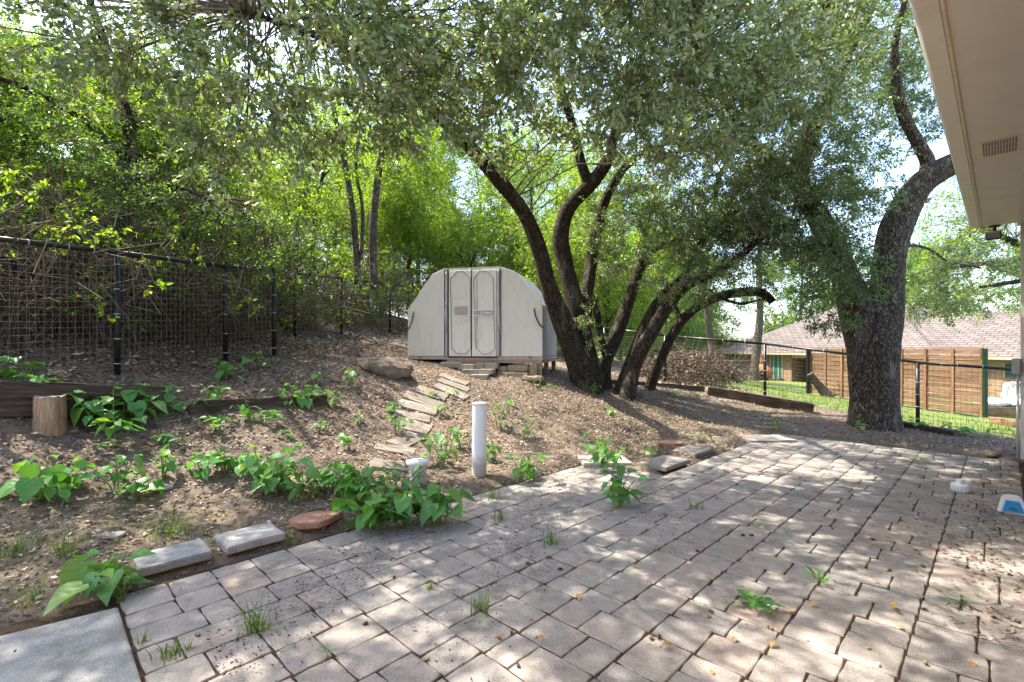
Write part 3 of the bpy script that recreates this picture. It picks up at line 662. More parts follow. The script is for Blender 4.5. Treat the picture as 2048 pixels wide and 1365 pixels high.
# ------------------------------------------------------------------ wire fences
def fence(label, pts, h, wire_mat, cell, wire_r, group, post_r=.034, rail_r=.028, skip=(), gate=None, rows=None):
    """pts: ground points (x,y); every post, rail and wire panel a part of its own"""
    base = [Vector((x, y, tz(x, y))) for x, y in pts]
    fn = thing('wire_fence', label, 'fence', base[0], 0, group)
    o0 = base[0]
    for k, p in enumerate(base):
        q_ = p - o0
        po = MB().tube([q_ + Vector((0, 0, -.15)), q_ + Vector((0, 0, h))], post_r, 14).build('post', 'black_steel', fn)
        for zz in np.linspace(.12, h - .15, 5): MB().tube([q_ + Vector((0, 0, zz)), q_ + Vector((0, 0, zz + .008))], post_r + .003, 10).build('wire_tie', 'zip_tie', po)
    for k in range(len(base) - 1):
        a = base[k] - o0 + Vector((0, 0, h)); b_ = base[k + 1] - o0 + Vector((0, 0, h))
        ra = MB().tube([a, b_], rail_r, 12).build('top_rail', 'black_steel', fn)
        if k in skip: continue
        L = (b_ - a).length; n = max(2, int(round(L / cell))); mb = MB()
        dirv = (b_ - a).normalized(); side = Vector((-dirv.y, dirv.x, 0)).normalized() * (post_r + .006)
        zs = rows if rows else np.arange(.06, h - .02, cell)
        for j in range(1, n):
            t = j / n; g_ = a.lerp(b_, t); jit = random.gauss(0, .003)
            zg = tz(g_.x + o0.x, g_.y + o0.y) - o0.z + .03
            mb.tube([Vector((g_.x, g_.y, zg)) + side * 0, Vector((g_.x + jit, g_.y + jit, g_.z - .01))], wire_r, 4, False, False)
        for zz in zs:
            m_ = [a.lerp(b_, t) + Vector((0, 0, zz - h + random.gauss(0, .004))) for t in np.linspace(0, 1, 5)]
            mb.tube(m_, wire_r, 4, False, False)
        mb.build('wire_panel', wire_mat, fn)
        for t in (.2, .4, .62, .85):
            p = a.lerp(b_, t + random.uniform(-.04, .04)); MB().tube([p - dirv * .004, p + dirv * .004], rail_r + .003, 10).build('wire_tie', 'zip_tie', ra)
    return fn
fence('black pipe fence with square silver wire on the leafy bank by the stump', [(-5.75, 3.0), (-5.25, 4.5), (-4.78, 5.85), (-4.45, 7.5), (-4.04, 8.2)], 1.47, 'galv_wire', .073, .0019, 'pipe fences round the yard')
fence('black pipe fence climbing away behind the shelter on the wooded bank', [(-4.94, 11), (-4.45, 12.6), (-3.66, 14.5), (-3.05, 16), (-2.2, 17.6), (-.6, 16.9)], 1.47, 'galv_wire', .085, .0022, 'pipe fences round the yard')
fence('black pipe fence with fine dark wire between the yard and the neighbour lawn', [(1.2, 14.75), (2.6, 13.6), (3.96, 12.5), (5.76, 11.0), (7.77, 9.25), (8.9, 8.25)], 1.2, 'dark_wire', .075, .0020, 'pipe fences round the yard')

# ------------------------------------------------------------------ neighbour slat fence
A_, B_ = Vector((11.7, 18.9, 0)), Vector((12.4, 12.7, 0))
sf = thing('slat_fence', 'horizontal cedar slat privacy fence on the neighbour lawn', 'fence', (A_.x, A_.y, -.38), math.atan2(B_.y - A_.y, B_.x - A_.x))
LF = (B_ - A_).length; nb = 4; ztop = 1.80; hs = .130; gap = .030
for k in range(nb):
    x0 = LF * k / nb + .05; x1 = LF * (k + 1) / nb - .05
    for r in range(11):
        z0 = .06 + r * (hs + gap) + random.gauss(0, .003)
        o = MB().box((0, 0, 0), (x1 - x0, .02, hs)).build('slat', 'cedar', sf); o.location = ((x0 + x1) / 2, random.gauss(0, .003), z0 + hs / 2); o.rotation_euler = (0, random.gauss(0, .0012), 0)
for k in range(nb + 1):
    x = LF * k / nb
    o = MB().box((0, 0, 0), (.095, .05, ztop + .1)).build('fence_post', 'cedar_post', sf); o.location = (x, -.037, ztop / 2 - .05)
    if k < nb:
        o = MB().box((0, 0, 0), (.09, .03, ztop)).build('batten', 'cedar_post', sf); o.location = (LF * (k + .5) / nb, -.028, ztop / 2)
for x in (-.02, LF * .5 + .12, LF + .06):
    o = MB().box((0, 0, 0), (.09, .09, ztop + .12)).build('steel_post', 'green_steel' if x > LF else 'black_steel', sf); o.location = (x, -.12 if x < LF else -.03, ztop / 2 - .04)
    recalc(o, .01, 2)
o = MB().box((0, 0, 0), (LF, .05, .03)).build('cap_board', 'cedar_post', sf); o.location = (LF / 2, 0, ztop + .03)

# ------------------------------------------------------------------ neighbour house
F0 = Vector((19.0, 43.0, 0)); FD = Vector((6.3, -18.0, 0)).normalized(); FB = Vector((18.0, 6.3, 0)).normalized()
nh = thing('neighbour_house', 'brick bungalow with broad shingled hip roof beyond the slat fence', 'house', (F0.x, F0.y, 0), math.atan2(FD.y, FD.x))
# local x along the facade, local y = left of that = away from the camera
def fac(px, py, setb=0.0):
    k = (px - CX) / F; b0 = F0 + FB * setb; u = (k * b0.y - b0.x) / (FD.x - k * FD.y); p = b0 + FD * u
    return u, CAMZ - (py - HY) / F * p.y
ZB, ZE = -1.6, .92
def nbox(name, x0, x1, y0, y1, z0, z1, mat, parent=nh):
    o = MB().box((0, 0, 0), (x1 - x0, y1 - y0, z1 - z0)).build(name, mat, parent); o.location = ((x0 + x1) / 2, (y0 + y1) / 2, (z0 + z1) / 2); return o
u1 = fac(1583, 730)[0]; u2 = fac(1621, 730)[0]
nbox('wall', 0, u1, 0, .3, ZB, ZE, 'far_brick'); nbox('wall', u1, u2, 2.0, 2.3, ZB, ZE, 'far_brick'); nbox('wall', u2, 32, 0, .3, ZB, ZE, 'far_brick'); nbox('wall', 0, .3, .3, 13.5, ZB, ZE, 'far_brick')
nbox('alcove_side', u1 - .25, u1, .3, 2.0, ZB, ZE, 'far_brick'); nbox('alcove_side', u2, u2 + .25, .3, 2.0, ZB, ZE, 'far_brick')
nbox('alcove_beam', u1, u2, .02, .3, ZE - .3, ZE, 'house_trim')
def opening(name, px0, px1, py0, py1, mat, frame='house_trim'):
    x0, z1 = fac(px0, py0); x1, z0 = fac(px1, py1); z1 = min(z1, ZE - .05)
    f = nbox(name, x0, x1, -.05, .05, z0, z1, frame)
    o = MB().box((0, 0, 0), ((x1 - x0) * .84, .02, (z1 - z0) * .94)).build('pane', mat, f); o.location = (0, -.06, 0)
    return f
d1 = opening('door', 1457, 1480, 708, 754, 'door_teal'); d2 = opening('door', 1541, 1566, 710, 759, 'door_teal')
wn_ = opening('window', 2008, 2046, 727, 757, 'glass_dark'); 
for f in (d1, d2):
    for k in (-1, 1): o = MB().box((0, 0, 0), (.07, .02, 1.9)).build('door_stile', 'house_trim', f); o.location = (k * .22, -.075, 0)
o = MB().box((0, 0, 0), (2.6, .05, .08)).build('sash', 'house_trim', wn_); o.location = (0, -.075, .05); o.scale = (.4, 1, 1)
def roof(name, quads, parent=nh):
    me = bpy.data.meshes.new(name); V = []; Fs = []; uvs = []
    for qd in quads:
        n0 = len(V); V += [tuple(v) for v in qd]; Fs.append(tuple(range(n0, n0 + len(qd))))
        a = Vector(qd[0]); ex = (Vector(qd[1]) - a).normalized(); nn = ex.cross(Vector(qd[-1]) - a).normalized(); ey = nn.cross(ex)
        for v in qd: t = Vector(v) - a; uvs.append((t.dot(ex), t.dot(ey)))
    me.from_pydata(V, [], Fs); me.uv_layers.new(name='UVMap')
    for i, lp in enumerate(me.loops): me.uv_layers[0].data[i].uv = uvs[lp.vertex_index]
    return obj(name, me, 'shingle', parent)
def hip(name, x0, x1, y0, y1, ze, zr, parent=nh):
    hy = (y1 - y0) / 2; ym = (y0 + y1) / 2; ins = min(hy, (x1 - x0) / 2 - .05)
    a, b_, c_, d_ = (x0, y0, ze), (x1, y0, ze), (x1, y1, ze), (x0, y1, ze); r0, r1 = (x0 + ins, ym, zr), (x1 - ins, ym, zr)
    r = roof(name, [(a, b_, r1, r0), (b_, c_, r1), (c_, d_, r0, r1), (d_, a, r0)], parent)
    e = MB().box((0, 0, 0), (x1 - x0 - .02, y1 - y0 - .02, .16)).build('fascia', 'house_trim', r); e.location = ((x0 + x1) / 2, ym, ze - .085); return r
hip('roof', -.6, 16.6, -.6, 14, ZE + .1, 5.15); hip('roof', 9, 34, -.55, 9.5, ZE + .06, 3.55)
# things by the neighbour house
def ground_thing(px, py): return hit(px, py)
ck = fac(1525, 757, -1.2)[0]; cpnt = F0 + FD * ck - FB * 1.2; chz = tz(cpnt.x, cpnt.y)
ch = thing('chiminea', 'round terracotta chiminea on the neighbour lawn between two green doors', 'chiminea', (cpnt.x, cpnt.y, chz))
MB().tube([(0, 0, .05), (0, 0, .2), (0, 0, .55), (0, 0, .85), (0, 0, 1.1), (0, 0, 1.25)], [.35, .6, .78, .66, .38, .22], 20).build('belly', 'terracotta', ch)
MB().tube([(0, 0, 1.24), (0, 0, 1.5), (0, 0, 1.85), (0, 0, 1.95)], [.2, .16, .2, .26], 16).build('chimney', 'terracotta', ch)
MB().tube([(0, 0, -.02), (0, 0, .06)], [.36, .4], 12).build('stand', 'black_steel', ch)
MB().tube([(-.28, -.58, .55), (-.3, -.66, .55)], [.26, .24], 14).build('mouth', 'dark_gap', ch)

# leaning cut trunk against the slat fence
lp = hit(1655, 787); lp = Vector((11.3, 17.6, tz(11.3, 17.6)))
def leanlog():
    mb = MB(); pp = spline([(.35, 0, -.1, .42), (.12, 0, .25, .27), (-.25, 0, .75, .22), (-.62, 0, 1.3, .2)], .06)
    mb.tube(pp[:, :3].tolist(), pp[:, 3].tolist(), 18, True, True, .06); return mb
t_scale = .62
t_ = thing('leaning_trunk', 'short leaning cut tree trunk before the cedar slat fence', 'stump', lp, math.radians(-25))
t_.scale = (.62, .62, .62)
leanlog().build('trunk', 'oak_bark', t_); MB().tube([(-.622, 0, 1.302), (-.632, 0, 1.318)], [.185, .18], 18).build('cut_face', 'stump_wood', t_)
# raised bed with bags, covered grill
rb = F0 + FD * 20.5 - FB * 4.2
def place_px(px, d): return Vector(((px - CX) / F * d, d, tz((px - CX) / F * d, d)))
p = place_px(2010, 14.2)
bd = thing('raised_bed', 'wooden raised garden bed heaped with white bags beside the brick wall', 'planter', p, math.radians(-20))
for (cx_, cy_, sx_, sy_) in ((0, -.5, 1.7, .05), (0, .5, 1.7, .05), (-.825, 0, .05, .95), (.825, 0, .05, .95)):
    o = MB().box((cx_, cy_, .15), (sx_, sy_, .36)).build('board', 'bed_wood', bd)
for k, (xx, yy) in enumerate(((-.4, -.1), (.35, .05))):
    bm = bmesh.new(); bmesh.ops.create_icosphere(bm, subdivisions=3, radius=1)
    for v in bm.verts: v.co = Vector((v.co.x * .42, v.co.y * .34, v.co.z * .14)) * (1 + .12 * math.sin(v.co.x * 9 + k) * math.cos(v.co.y * 11))
    me = bpy.data.meshes.new('bag'); bm.to_mesh(me); bm.free(); o = obj('garden_bag', me, 'bag_white'); o.location = (p.x + xx * .94, p.y + yy - xx * .34, p.z + .42); o.rotation_euler = (0, 0, k * 1.1)
    tag(o, ('white plastic bag with bluish print lying in the raised bed', 'white plastic bag lying beside the bluish one in the raised bed')[k], 'bag')
    for pl in me.polygons: pl.use_smooth = True
p = place_px(2036, 17.5)
gr = thing('covered_grill', 'grill under a crumpled grey cover by the neighbour brick wall', 'grill', p, .3)
bm = bmesh.new(); bmesh.ops.create_cube(bm, size=1); bmesh.ops.subdivide_edges(bm, edges=bm.edges[:], cuts=6, use_grid_fill=True)
for v in bm.verts:
    t = (v.co.z + .5); k = 1 - .25 * t ** 3; v.co = Vector((v.co.x * .9 * k, v.co.y * .6 * k, t * 1.1)) + Vector((random.gauss(0, .025), random.gauss(0, .025), random.gauss(0, .015)))
me = bpy.data.meshes.new('cover'); bm.to_mesh(me); bm.free(); obj('cover', me, 'tarp_grey', gr)
for sx in (-.35, .35): MB().box((sx, 0, .05), (.05, .4, .16)).build('leg', 'black_steel', gr)

# ------------------------------------------------------------------ landscape timbers, stump, planks, slabs, rocks
def timber(name, a, b_, wd, ht, mat, label, cat='timber', group=None, sink=.03, bev=.012):
    a, b_ = Vector(a), Vector(b_); d = b_ - a; L = d.length
    me = None; bm = bmesh.new(); bmesh.ops.create_cube(bm, size=1); bmesh.ops.scale(bm, vec=(L, wd, ht), verts=bm.verts)
    bmesh.ops.bevel(bm, geom=bm.edges[:], offset=bev, segments=2, affect='EDGES')
    long_e = [e for e in bm.edges if abs(e.verts[0].co.x - e.verts[1].co.x) > L * .5]
    bmesh.ops.subdivide_edges(bm, edges=long_e, cuts=14)
    for v in bm.verts: v.co += Vector((0, random.gauss(0, .005), random.gauss(0, .005)))
    me = bpy.data.meshes.new(name); bm.to_mesh(me); bm.free()
    o = obj(name, me, mat); o.location = (a + b_) / 2 + Vector((0, 0, ht / 2 - sink)); o.rotation_euler = d.to_track_quat('X', 'Z').to_euler(); return tag(o, label, cat, group)
gT = 'railroad ties edging the yard'
a = hit(-60, 826); b_ = hit(250, 824); timber('landscape_timber', a, b_, .17, .18, 'old_timber', 'dark weathered railroad tie running behind the stump', 'timber', gT, .04)
a2 = a + Vector((0, .06, .15)); b2_ = b_ + Vector((.25, .25, .12)); timber('landscape_timber', a2, b2_, .16, .16, 'old_timber', 'dark upper railroad tie stacked on the one behind the stump', 'timber', gT, .02)
a = hit(375, 824); b_ = hit(650, 806); timber('landscape_timber', a, b_, .17, .17, 'old_timber', 'dark railroad tie half buried behind the low weeds before the left fence', 'timber', gT, .05)
a = hit(1415, 790); b_ = hit(1626, 826); timber('landscape_timber', a, b_, .2, .22, 'old_timber', 'black railroad tie lying along the dark wire fence before the brush pile', 'timber', gT, .03)
a = hit(1215, 768); b_ = hit(1405, 782); timber('landscape_timber', a, b_, .15, .14, 'old_timber', 'thin dark timber on the ground behind the oak stems', 'timber', gT, .04)
a = hit(1640, 830); b_ = hit(1690, 838); 
a = hit(1795, 852); b_ = hit(1912, 874); timber('landscape_timber', a, b_, .16, .16, 'old_timber', 'black timber edging behind the big oak trunk by the fence post', 'timber', gT, .06)
a = place_px(1985, 11.5); b_ = place_px(2090, 10.2); timber('landscape_timber', a, b_, .16, .18, 'bed_wood', 'brown timber edging the garden bed beyond the lawn', 'timber', gT, .02)
# stump
sp = hit(100, 862)
st = thing('stump', 'short upright cut log standing before the dark railroad tie', 'stump', sp)
mb = MB(); nseg = 22; rr = [.118 * (1 + random.gauss(0, .035)) for _ in range(nseg)]
V = []; 
for zi, (zz, sc) in enumerate(((-.06, 1.07), (.05, 1.02), (.15, .99), (.25, .98), (.325, .97))):
    for k in range(nseg): an = 2 * math.pi * k / nseg; V.append((rr[k] * sc * math.cos(an), rr[k] * sc * math.sin(an), zz + (random.gauss(0, .006) if zi == 4 else 0)))
mb.add(V, [(i * nseg + k, i * nseg + (k + 1) % nseg, (i + 1) * nseg + (k + 1) % nseg, (i + 1) * nseg + k) for i in range(4) for k in range(nseg)])
mb.build('bark_side', 'stump_wood', st); MB().add([V[4 * nseg + k] for k in range(nseg)], [tuple(range(nseg))]).build('cut_top', 'old_board', st)

def on_ground(o, p, rz, tilt=True, lift=0.0):
    e = .15; dzx = (tz(p.x + e, p.y) - tz(p.x - e, p.y)) / (2 * e); dzy = (tz(p.x, p.y + e) - tz(p.x, p.y - e)) / (2 * e)
    n = Vector((-dzx, -dzy, 1)).normalized() if tilt else Vector((0, 0, 1))
    o.matrix_basis = Matrix.Translation(p + Vector((0, 0, lift))) @ Vector((0, 0, 1)).rotation_difference(n).to_matrix().to_4x4() @ Matrix.Rotation(rz, 4, 'Z'); return o
def slab(name, size, mat, p, rz, label, cat, group=None, irregular=0.0, lift=.02, tilt=None, poly=None):
    if tilt is None: tilt = name != 'edging_slab'
    mb = MB()
    if poly is None:
        hx, hy = size[0] / 2, size[1] / 2
        poly = [(-hx, -hy), (0, -hy), (hx, -hy), (hx, 0), (hx, hy), (0, hy), (-hx, hy), (-hx, 0)]
    poly = [(x + random.gauss(0, irregular), y + random.gauss(0, irregular)) for x, y in poly]
    mb.prism(poly, -size[2] / 2, size[2] / 2); o = mb.build(name, mat); recalc(o, .007, 2); on_ground(o, p, rz, tilt, lift); return tag(o, label, cat, group)
gP = 'weathered boards of the path up to the shelter'
for k, (px, py, ln, wd, a_) in enumerate(((909, 762, .52, .17, -.32), (906, 772, .55, .19, -.36), (902, 785, .58, .22, -.38), (863, 789, .50, .24, -.12), (848, 804, .58, .24, -.05), (833, 818, .55, .22, .05), (826, 835, .48, .2, .08), (826, 855, .48, .25, -.15), (812, 884, .42, .26, 1.15), (789, 903, .46, .24, .1), (776, 934, .36, .2, .25))):
    slab('path_board', (ln * 1.1, wd * 1.15, .035), 'old_board', hit(px, py), a_, 'weathered grey board of the stepping path up to the shelter', 'board', gP, .012, .012)
gS = 'edging slabs along the patio'
slab('edging_slab', (.40, .31, .055), 'grey_slab', hit(345, 1120), math.radians(43), 'grey concrete edging slab with a weed at its end by the concrete step', 'slab', gS, .004, .02)
slab('edging_slab', (.40, .34, .055), 'grey_slab', hit(500, 1083), math.radians(45), 'grey concrete edging slab beside the red flagstone', 'slab', gS, .004, .025)
slab('edging_slab', (.62, .42, .05), 'pale_slab', hit(1208, 926), math.radians(4), 'pale square slab under the tall drooping weed', 'slab', gS, .006, .005)
slab('edging_slab', (.62, .38, .05), 'paver', hit(1330, 928), RZ + math.pi / 2, 'tan edging slab raised beside the far patio edge', 'slab', gS, .004, .006)
slab('edging_slab', (.58, .36, .05), 'paver', hit(1385, 903), RZ + math.pi / 2, 'second tan edging slab further along the far patio edge', 'slab', gS, .004, .002)
slab('edging_slab', (.75, .5, .05), 'paver', hit(1530, 879), .05, 'wide tan slab lying at the far patio corner', 'slab', gS, .006, .0)
slab('flagstone', (.1, .1, .05), 'red_stone', hit(632, 1050), .2, 'broken red flagstone at the patio edge', 'stone', None, .008, .03, False, [(-.22, -.02), (-.1, -.13), (.05, -.15), (.1, -.08), (.22, .1), (.02, .16), (-.14, .12)])
slab('flagstone', (.1, .1, .05), 'red_stone', hit(1338, 890), .5, 'rounded pinkish flagstone beside the tan edging slabs', 'stone', None, .01, .02, False, [(-.2, -.02), (-.1, -.16), (.12, -.15), (.24, .02), (.1, .17), (-.12, .14)])
slab('stone_shard', (.1, .1, .02), 'pale_slab', hit(222, 1076), .3, 'white triangular tile shard lying on the soil', 'shard', None, .003, .01, True, [(-.07, -.04), (.06, -.05), (.1, .05), (-.05, .03)])
slab('stone_shard', (.1, .1, .02), 'pale_slab', hit(328, 981), .8, 'thin grey shard stuck in the soil among weeds', 'shard', None, .003, .015, True, [(-.06, -.02), (.06, -.03), (.09, .04), (-.03, .04)])
def rock(name, p, size, rz, label, seed, lift=0.0, flat=.55):
    r = random.Random(seed); bm = bmesh.new(); bmesh.ops.create_icosphere(bm, subdivisions=4, radius=1)
    ph = [(Vector((r.gauss(0, 1), r.gauss(0, 1), r.gauss(0, 1))).normalized(), r.uniform(.62, .9)) for _ in range(11)]
    for v in bm.verts:
        for n, dd in ph:
            t = v.co.dot(n)
            if t > dd: v.co -= n * (t - dd) * .92
        v.co *= 1 + .03 * math.sin(v.co.x * 13) * math.sin(v.co.y * 11 + v.co.z * 9)
        v.co = Vector((v.co.x * size[0], v.co.y * size[1], v.co.z * size[2]))
    me = bpy.data.meshes.new(name); bm.to_mesh(me); bm.free(); o = obj(name, me, 'rock'); on_ground(o, p, rz, True, lift); return tag(o, label, 'rock')
rock('boulder', hit(768, 742), (.5, .33, .2), -.25, 'large flat-topped tan boulder in the leaf litter before the shelter', 4, .06)
rock('boulder', hit(704, 712), (.16, .13, .15), .3, 'small dark upright rock behind the large flat boulder', 9, .05)
rock('boulder', hit(728, 690), (.24, .16, .08), .1, 'low mossy rock on the bank between boulder and fence', 13, .02)
rock('boulder', hit(812, 738), (.14, .12, .09), .7, 'small dark rock between the flat boulder and the shelter', 17, .02)
rock('boulder', hit(1975, 913), (.22, .1, .06), .2, 'grey stone lying at the patio edge by the house corner', 21, .03)
rock('boulder', hit(1290, 796), (.28, .08, .05), -.5, 'low grey root-like stone by the oak stems', 23, .01)
for k, (px, py) in enumerate(((2018, 905), (2030, 912), (2036, 902))):
    rock('rubble', hit(px, py), (.07, .05, .04), k, 'grey rubble stone heaped by the house corner', 30 + k, .02)['group'] = 'rubble by the house corner'

# ------------------------------------------------------------------ pipes and small things on the patio
p = hit(958, 952)
pv = thing('standpipe', 'tall white plastic pipe standing upright in the weeds', 'pipe', p)
pvb = MB().tube([(0, 0, -.1), (.002, 0, .3), (.006, 0, .808)], .083, 28, False).build('pipe', 'pipe_pvc', pv); MB().tube([(.006, 0, .806), (.006, 0, .822), (.006, 0, .824)], [.088, .088, .08], 28).build('cap', 'white_pvc', pv)
for zz in (.70, .73): MB().tube([(.078, -.03, zz), (.092, -.034, zz)], .004, 8).build('screw', 'grey_metal', pv)
p = hit(836, 968)
pc = thing('cleanout', 'short white pipe with flared collar among the weeds', 'pipe', p)
MB().tube([(0, 0, -.08), (0, 0, .22)], .088, 24, False).build('pipe', 'pipe_pvc', pc)
MB().tube([(0, 0, .19), (0, 0, .205), (0, 0, .25), (0, 0, .255)], [.09, .12, .122, .115], 24, False).build('collar', 'white_pvc', pc)
MB().tube([(0, 0, .235), (0, 0, .247)], [.1, .1], 24).build('cap', 'worn_white', pc); MB().box((0, 0, .255), (.1, .03, .02)).build('cap_nut', 'white_pvc', pc)
p = hit(1921, 985)
pc = thing('drain_cap', 'white plastic drain plug with square nub on the pavers', 'pipe cap', p)
MB().tube([(0, 0, 0), (0, 0, .07), (0, 0, .085)], [.062, .078, .074], 24).build('plug_body', 'white_pvc', pc)
for k in range(16):
    an = 2 * math.pi * k / 16; o = MB().box((0, 0, 0), (.008, .012, .05), mat=Matrix.Rotation(an, 4, 'Z') @ Matrix.Translation((.073, 0, .04))).build('rib', 'white_pvc', pc)
o = MB().box((0, 0, .105), (.055, .055, .045)).build('nub', 'white_pvc', pc); recalc(o, .004)
p = hit(2026, 1030)
bt = thing('plastic_jug', 'flattened white plastic jug with a blue label face on the pavers', 'jug', p, math.radians(-38))
poly = [(-.105, -.0), (.105, 0), (.062, .16), (.045, .175), (-.045, .175), (-.062, .16)]
Mt = Matrix.Translation((0, 0, .0)) @ Matrix.Rotation(math.radians(63), 4, 'X')
o = MB().prism(poly, -.05, .03, Mt).build('jug_body', 'worn_white', bt); recalc(o, .014, 3)
o = MB().prism([(-.072, .015), (.072, .015), (.043, .115), (-.043, .115)], .0295, .0335, Mt).build('blue_face', 'blue_plastic', bt); recalc(o, .001)
MB().prism([(-.03, .03), (.035, .028), (.02, .05), (-.02, .055)], .0337, .035, Mt).build('face_mark', 'door_teal', bt)
#@@TREES

# ------------------------------------------------------------------ leaves
def unit(v): return v / np.maximum(np.linalg.norm(v, axis=-1, keepdims=True), 1e-9)
def leaf_arrays(Pb, D, N, L, Wd, kind=0):
    """Pb base, D direction, N approx normal, L length, Wd width -> verts, flat faces, counts"""
    D = unit(D); S = unit(np.cross(D, N)); N = np.cross(S, D); n = len(Pb)
    L = L[:, None]; Wd = Wd[:, None]
    if kind == 0:     # two triangles folded on the midrib
        V = np.stack([Pb, Pb + D * L * .5 + S * Wd * .5 + N * Wd * .12, Pb + D * L, Pb + D * L * .5 - S * Wd * .5 + N * Wd * .12], 1)
        f = np.array([[0, 1, 2], [0, 2, 3]])
    else:             # oval, arched leaf of six triangles
        ar = .10 * L
        V = np.stack([Pb, Pb + D * L * .28 + S * Wd * .42 + N * (ar * .6 + Wd * .1), Pb + D * L * .68 + S * Wd * .46 + N * (ar * .6 + Wd * .1), Pb + D * L - N * ar * .2,
                      Pb + D * L * .68 - S * Wd * .46 + N * (ar * .6 + Wd * .1), Pb + D * L * .28 - S * Wd * .42 + N * (ar * .6 + Wd * .1), Pb + D * L * .48 + N * ar * .8], 1)
        f = np.array([[0, 1, 6], [1, 2, 6], [2, 3, 6], [3, 4, 6], [4, 5, 6], [5, 0, 6]])
    k = V.shape[1]
    Fa = (np.arange(n)[:, None, None] * k + f[None]).reshape(-1)
    return V.reshape(-1, 3), Fa, np.full(n * len(f), 3)
def clump_leaves(centers, r, per, L, Wd, rs, out=None, kind=0, twigs=6, droop=.25, up=.5, squash=.75):
    """leaf sprays: from each clump centre several twigs, leaves set along each; returns leaf arrays and twig segments"""
    nc = len(centers); nt_ = twigs
    d = unit(rs.normal(0, 1, (nc, nt_, 3))); d[..., 2] *= squash
    if out is not None: d = unit(d + out[:, None, :] * .55)
    ln = r * rs.uniform(.55, 1.15, (nc, nt_, 1))
    end = centers[:, None, :] + d * ln; end[..., 2] -= droop * ln[..., 0] * .5
    pl = max(1, per // nt_)
    t = rs.uniform(.25, 1.05, (nc, nt_, pl, 1))
    base = centers[:, None, None, :] + (end - centers[:, None, :])[:, :, None, :] * t + rs.normal(0, r * .07, (nc, nt_, pl, 3))
    ld = unit(d)[:, :, None, :] * .8 + rs.normal(0, .6, (nc, nt_, pl, 3)); ld[..., 2] -= droop
    nn = rs.normal(0, .55, (nc, nt_, pl, 3)); nn[..., 2] += up
    m = nc * nt_ * pl
    Ls = L * rs.uniform(.65, 1.25, m); Ws = Wd * rs.uniform(.7, 1.2, m)
    segs = np.stack([np.repeat(centers[:, None, :], nt_, 1), end], 2).reshape(-1, 2, 3)
    return leaf_arrays(base.reshape(-1, 3), ld.reshape(-1, 3), nn.reshape(-1, 3), Ls, Ws, kind), segs
def tubes_np(segs, r0, r1):
    """many thin three-sided tapered twigs"""
    a, b_ = segs[:, 0], segs[:, 1]; d = unit(b_ - a); ref = np.where(np.abs(d[:, 2:3]) < .9, np.array([[0, 0, 1.]]), np.array([[1., 0, 0]]))
    s = unit(np.cross(d, ref)); u = np.cross(d, s); V = []
    for p, r in ((a, r0), (b_, r1)):
        r = np.broadcast_to(np.asarray(r, float), (len(a),))[:, None]
        for k in range(3): an = 2.094 * k; V.append(p + (s * math.cos(an) + u * math.sin(an)) * r)
    V = np.stack(V, 1); f = np.array([[0, 1, 4, 3], [1, 2, 5, 4], [2, 0, 3, 5]])
    return V.reshape(-1, 3), (np.arange(len(a))[:, None, None] * 6 + f[None]).reshape(-1), np.full(len(a) * 3, 4)
def join(parts):
    V, Fa, Cn, o = [], [], [], 0
    for v, f, c in parts: V.append(v); Fa.append(np.asarray(f) + o); Cn.append(c); o += len(v)
    return np.concatenate(V), np.concatenate(Fa), np.concatenate(Cn)
def lobe_points(lobes, rs):
    """clump centres filling ellipsoid lobes: (centre, radii, count); denser towards the shell"""
    pts, outs = [], []
    for c, r, n in lobes:
        d = unit(rs.normal(0, 1, (n, 3))); q_ = rs.uniform(0, 1, (n, 1)) ** .42
        pts.append(np.array(c) + d * q_ * np.array(r)); outs.append(d)
    return np.concatenate(pts), np.concatenate(outs)
def limb_mesh(stems, step=.05, seg=26, wob=.035, rid=.05):
    """stems: lists of (px,py,d,rpx) or world rows; one bark mesh with ridges"""
    parts = []; allp = []
    for st_ in stems:
        rows = [(*P(a, b_, d), r * d / F) for a, b_, d, r in st_]
        sp_ = spline(rows, step); allp.append(sp_)
        n = len(sp_); p3 = sp_[:, :3]; rr_ = np.maximum(sp_[:, 3], .004)
        sg = seg if rr_.max() > .08 else 10
        tan = unit(np.gradient(p3, axis=0)); ref = np.array([1., 0, 0]); V = []
        prof_ = rng.normal(0, 1, sg)
        prof_ = prof_ + np.roll(prof_, 1) * .5
        for i in range(n):
            t_ = tan[i]; s_ = ref - t_ * ref.dot(t_); s_ /= np.linalg.norm(s_); ref = s_; u_ = np.cross(t_, s_)
            prof_ = prof_ * .93 + rng.normal(0, .35, sg)
            an = 2 * np.pi * np.arange(sg) / sg
            lob = 1 + .05 * np.sin(3 * an + i * .02) + rid * .35 * prof_ / 1.2 * (1 if sg > 12 else .5) + .04 * math.sin(i * .21 + sg)
            V.append(p3[i] + (np.cos(an)[:, None] * s_ + np.sin(an)[:, None] * u_) * (rr_[i] * lob)[:, None])
        V = np.concatenate(V); k = np.arange(sg); k2 = (k + 1) % sg
        f = np.concatenate([np.stack([i * sg + k, i * sg + k2, (i + 1) * sg + k2, (i + 1) * sg + k], 1) for i in range(n - 1)])
        cap = np.arange((n - 1) * sg, n * sg)
        parts.append((V, np.r_[f.ravel(), cap], np.r_[np.full(len(f), 4), sg]))
    return join(parts), np.concatenate(allp)
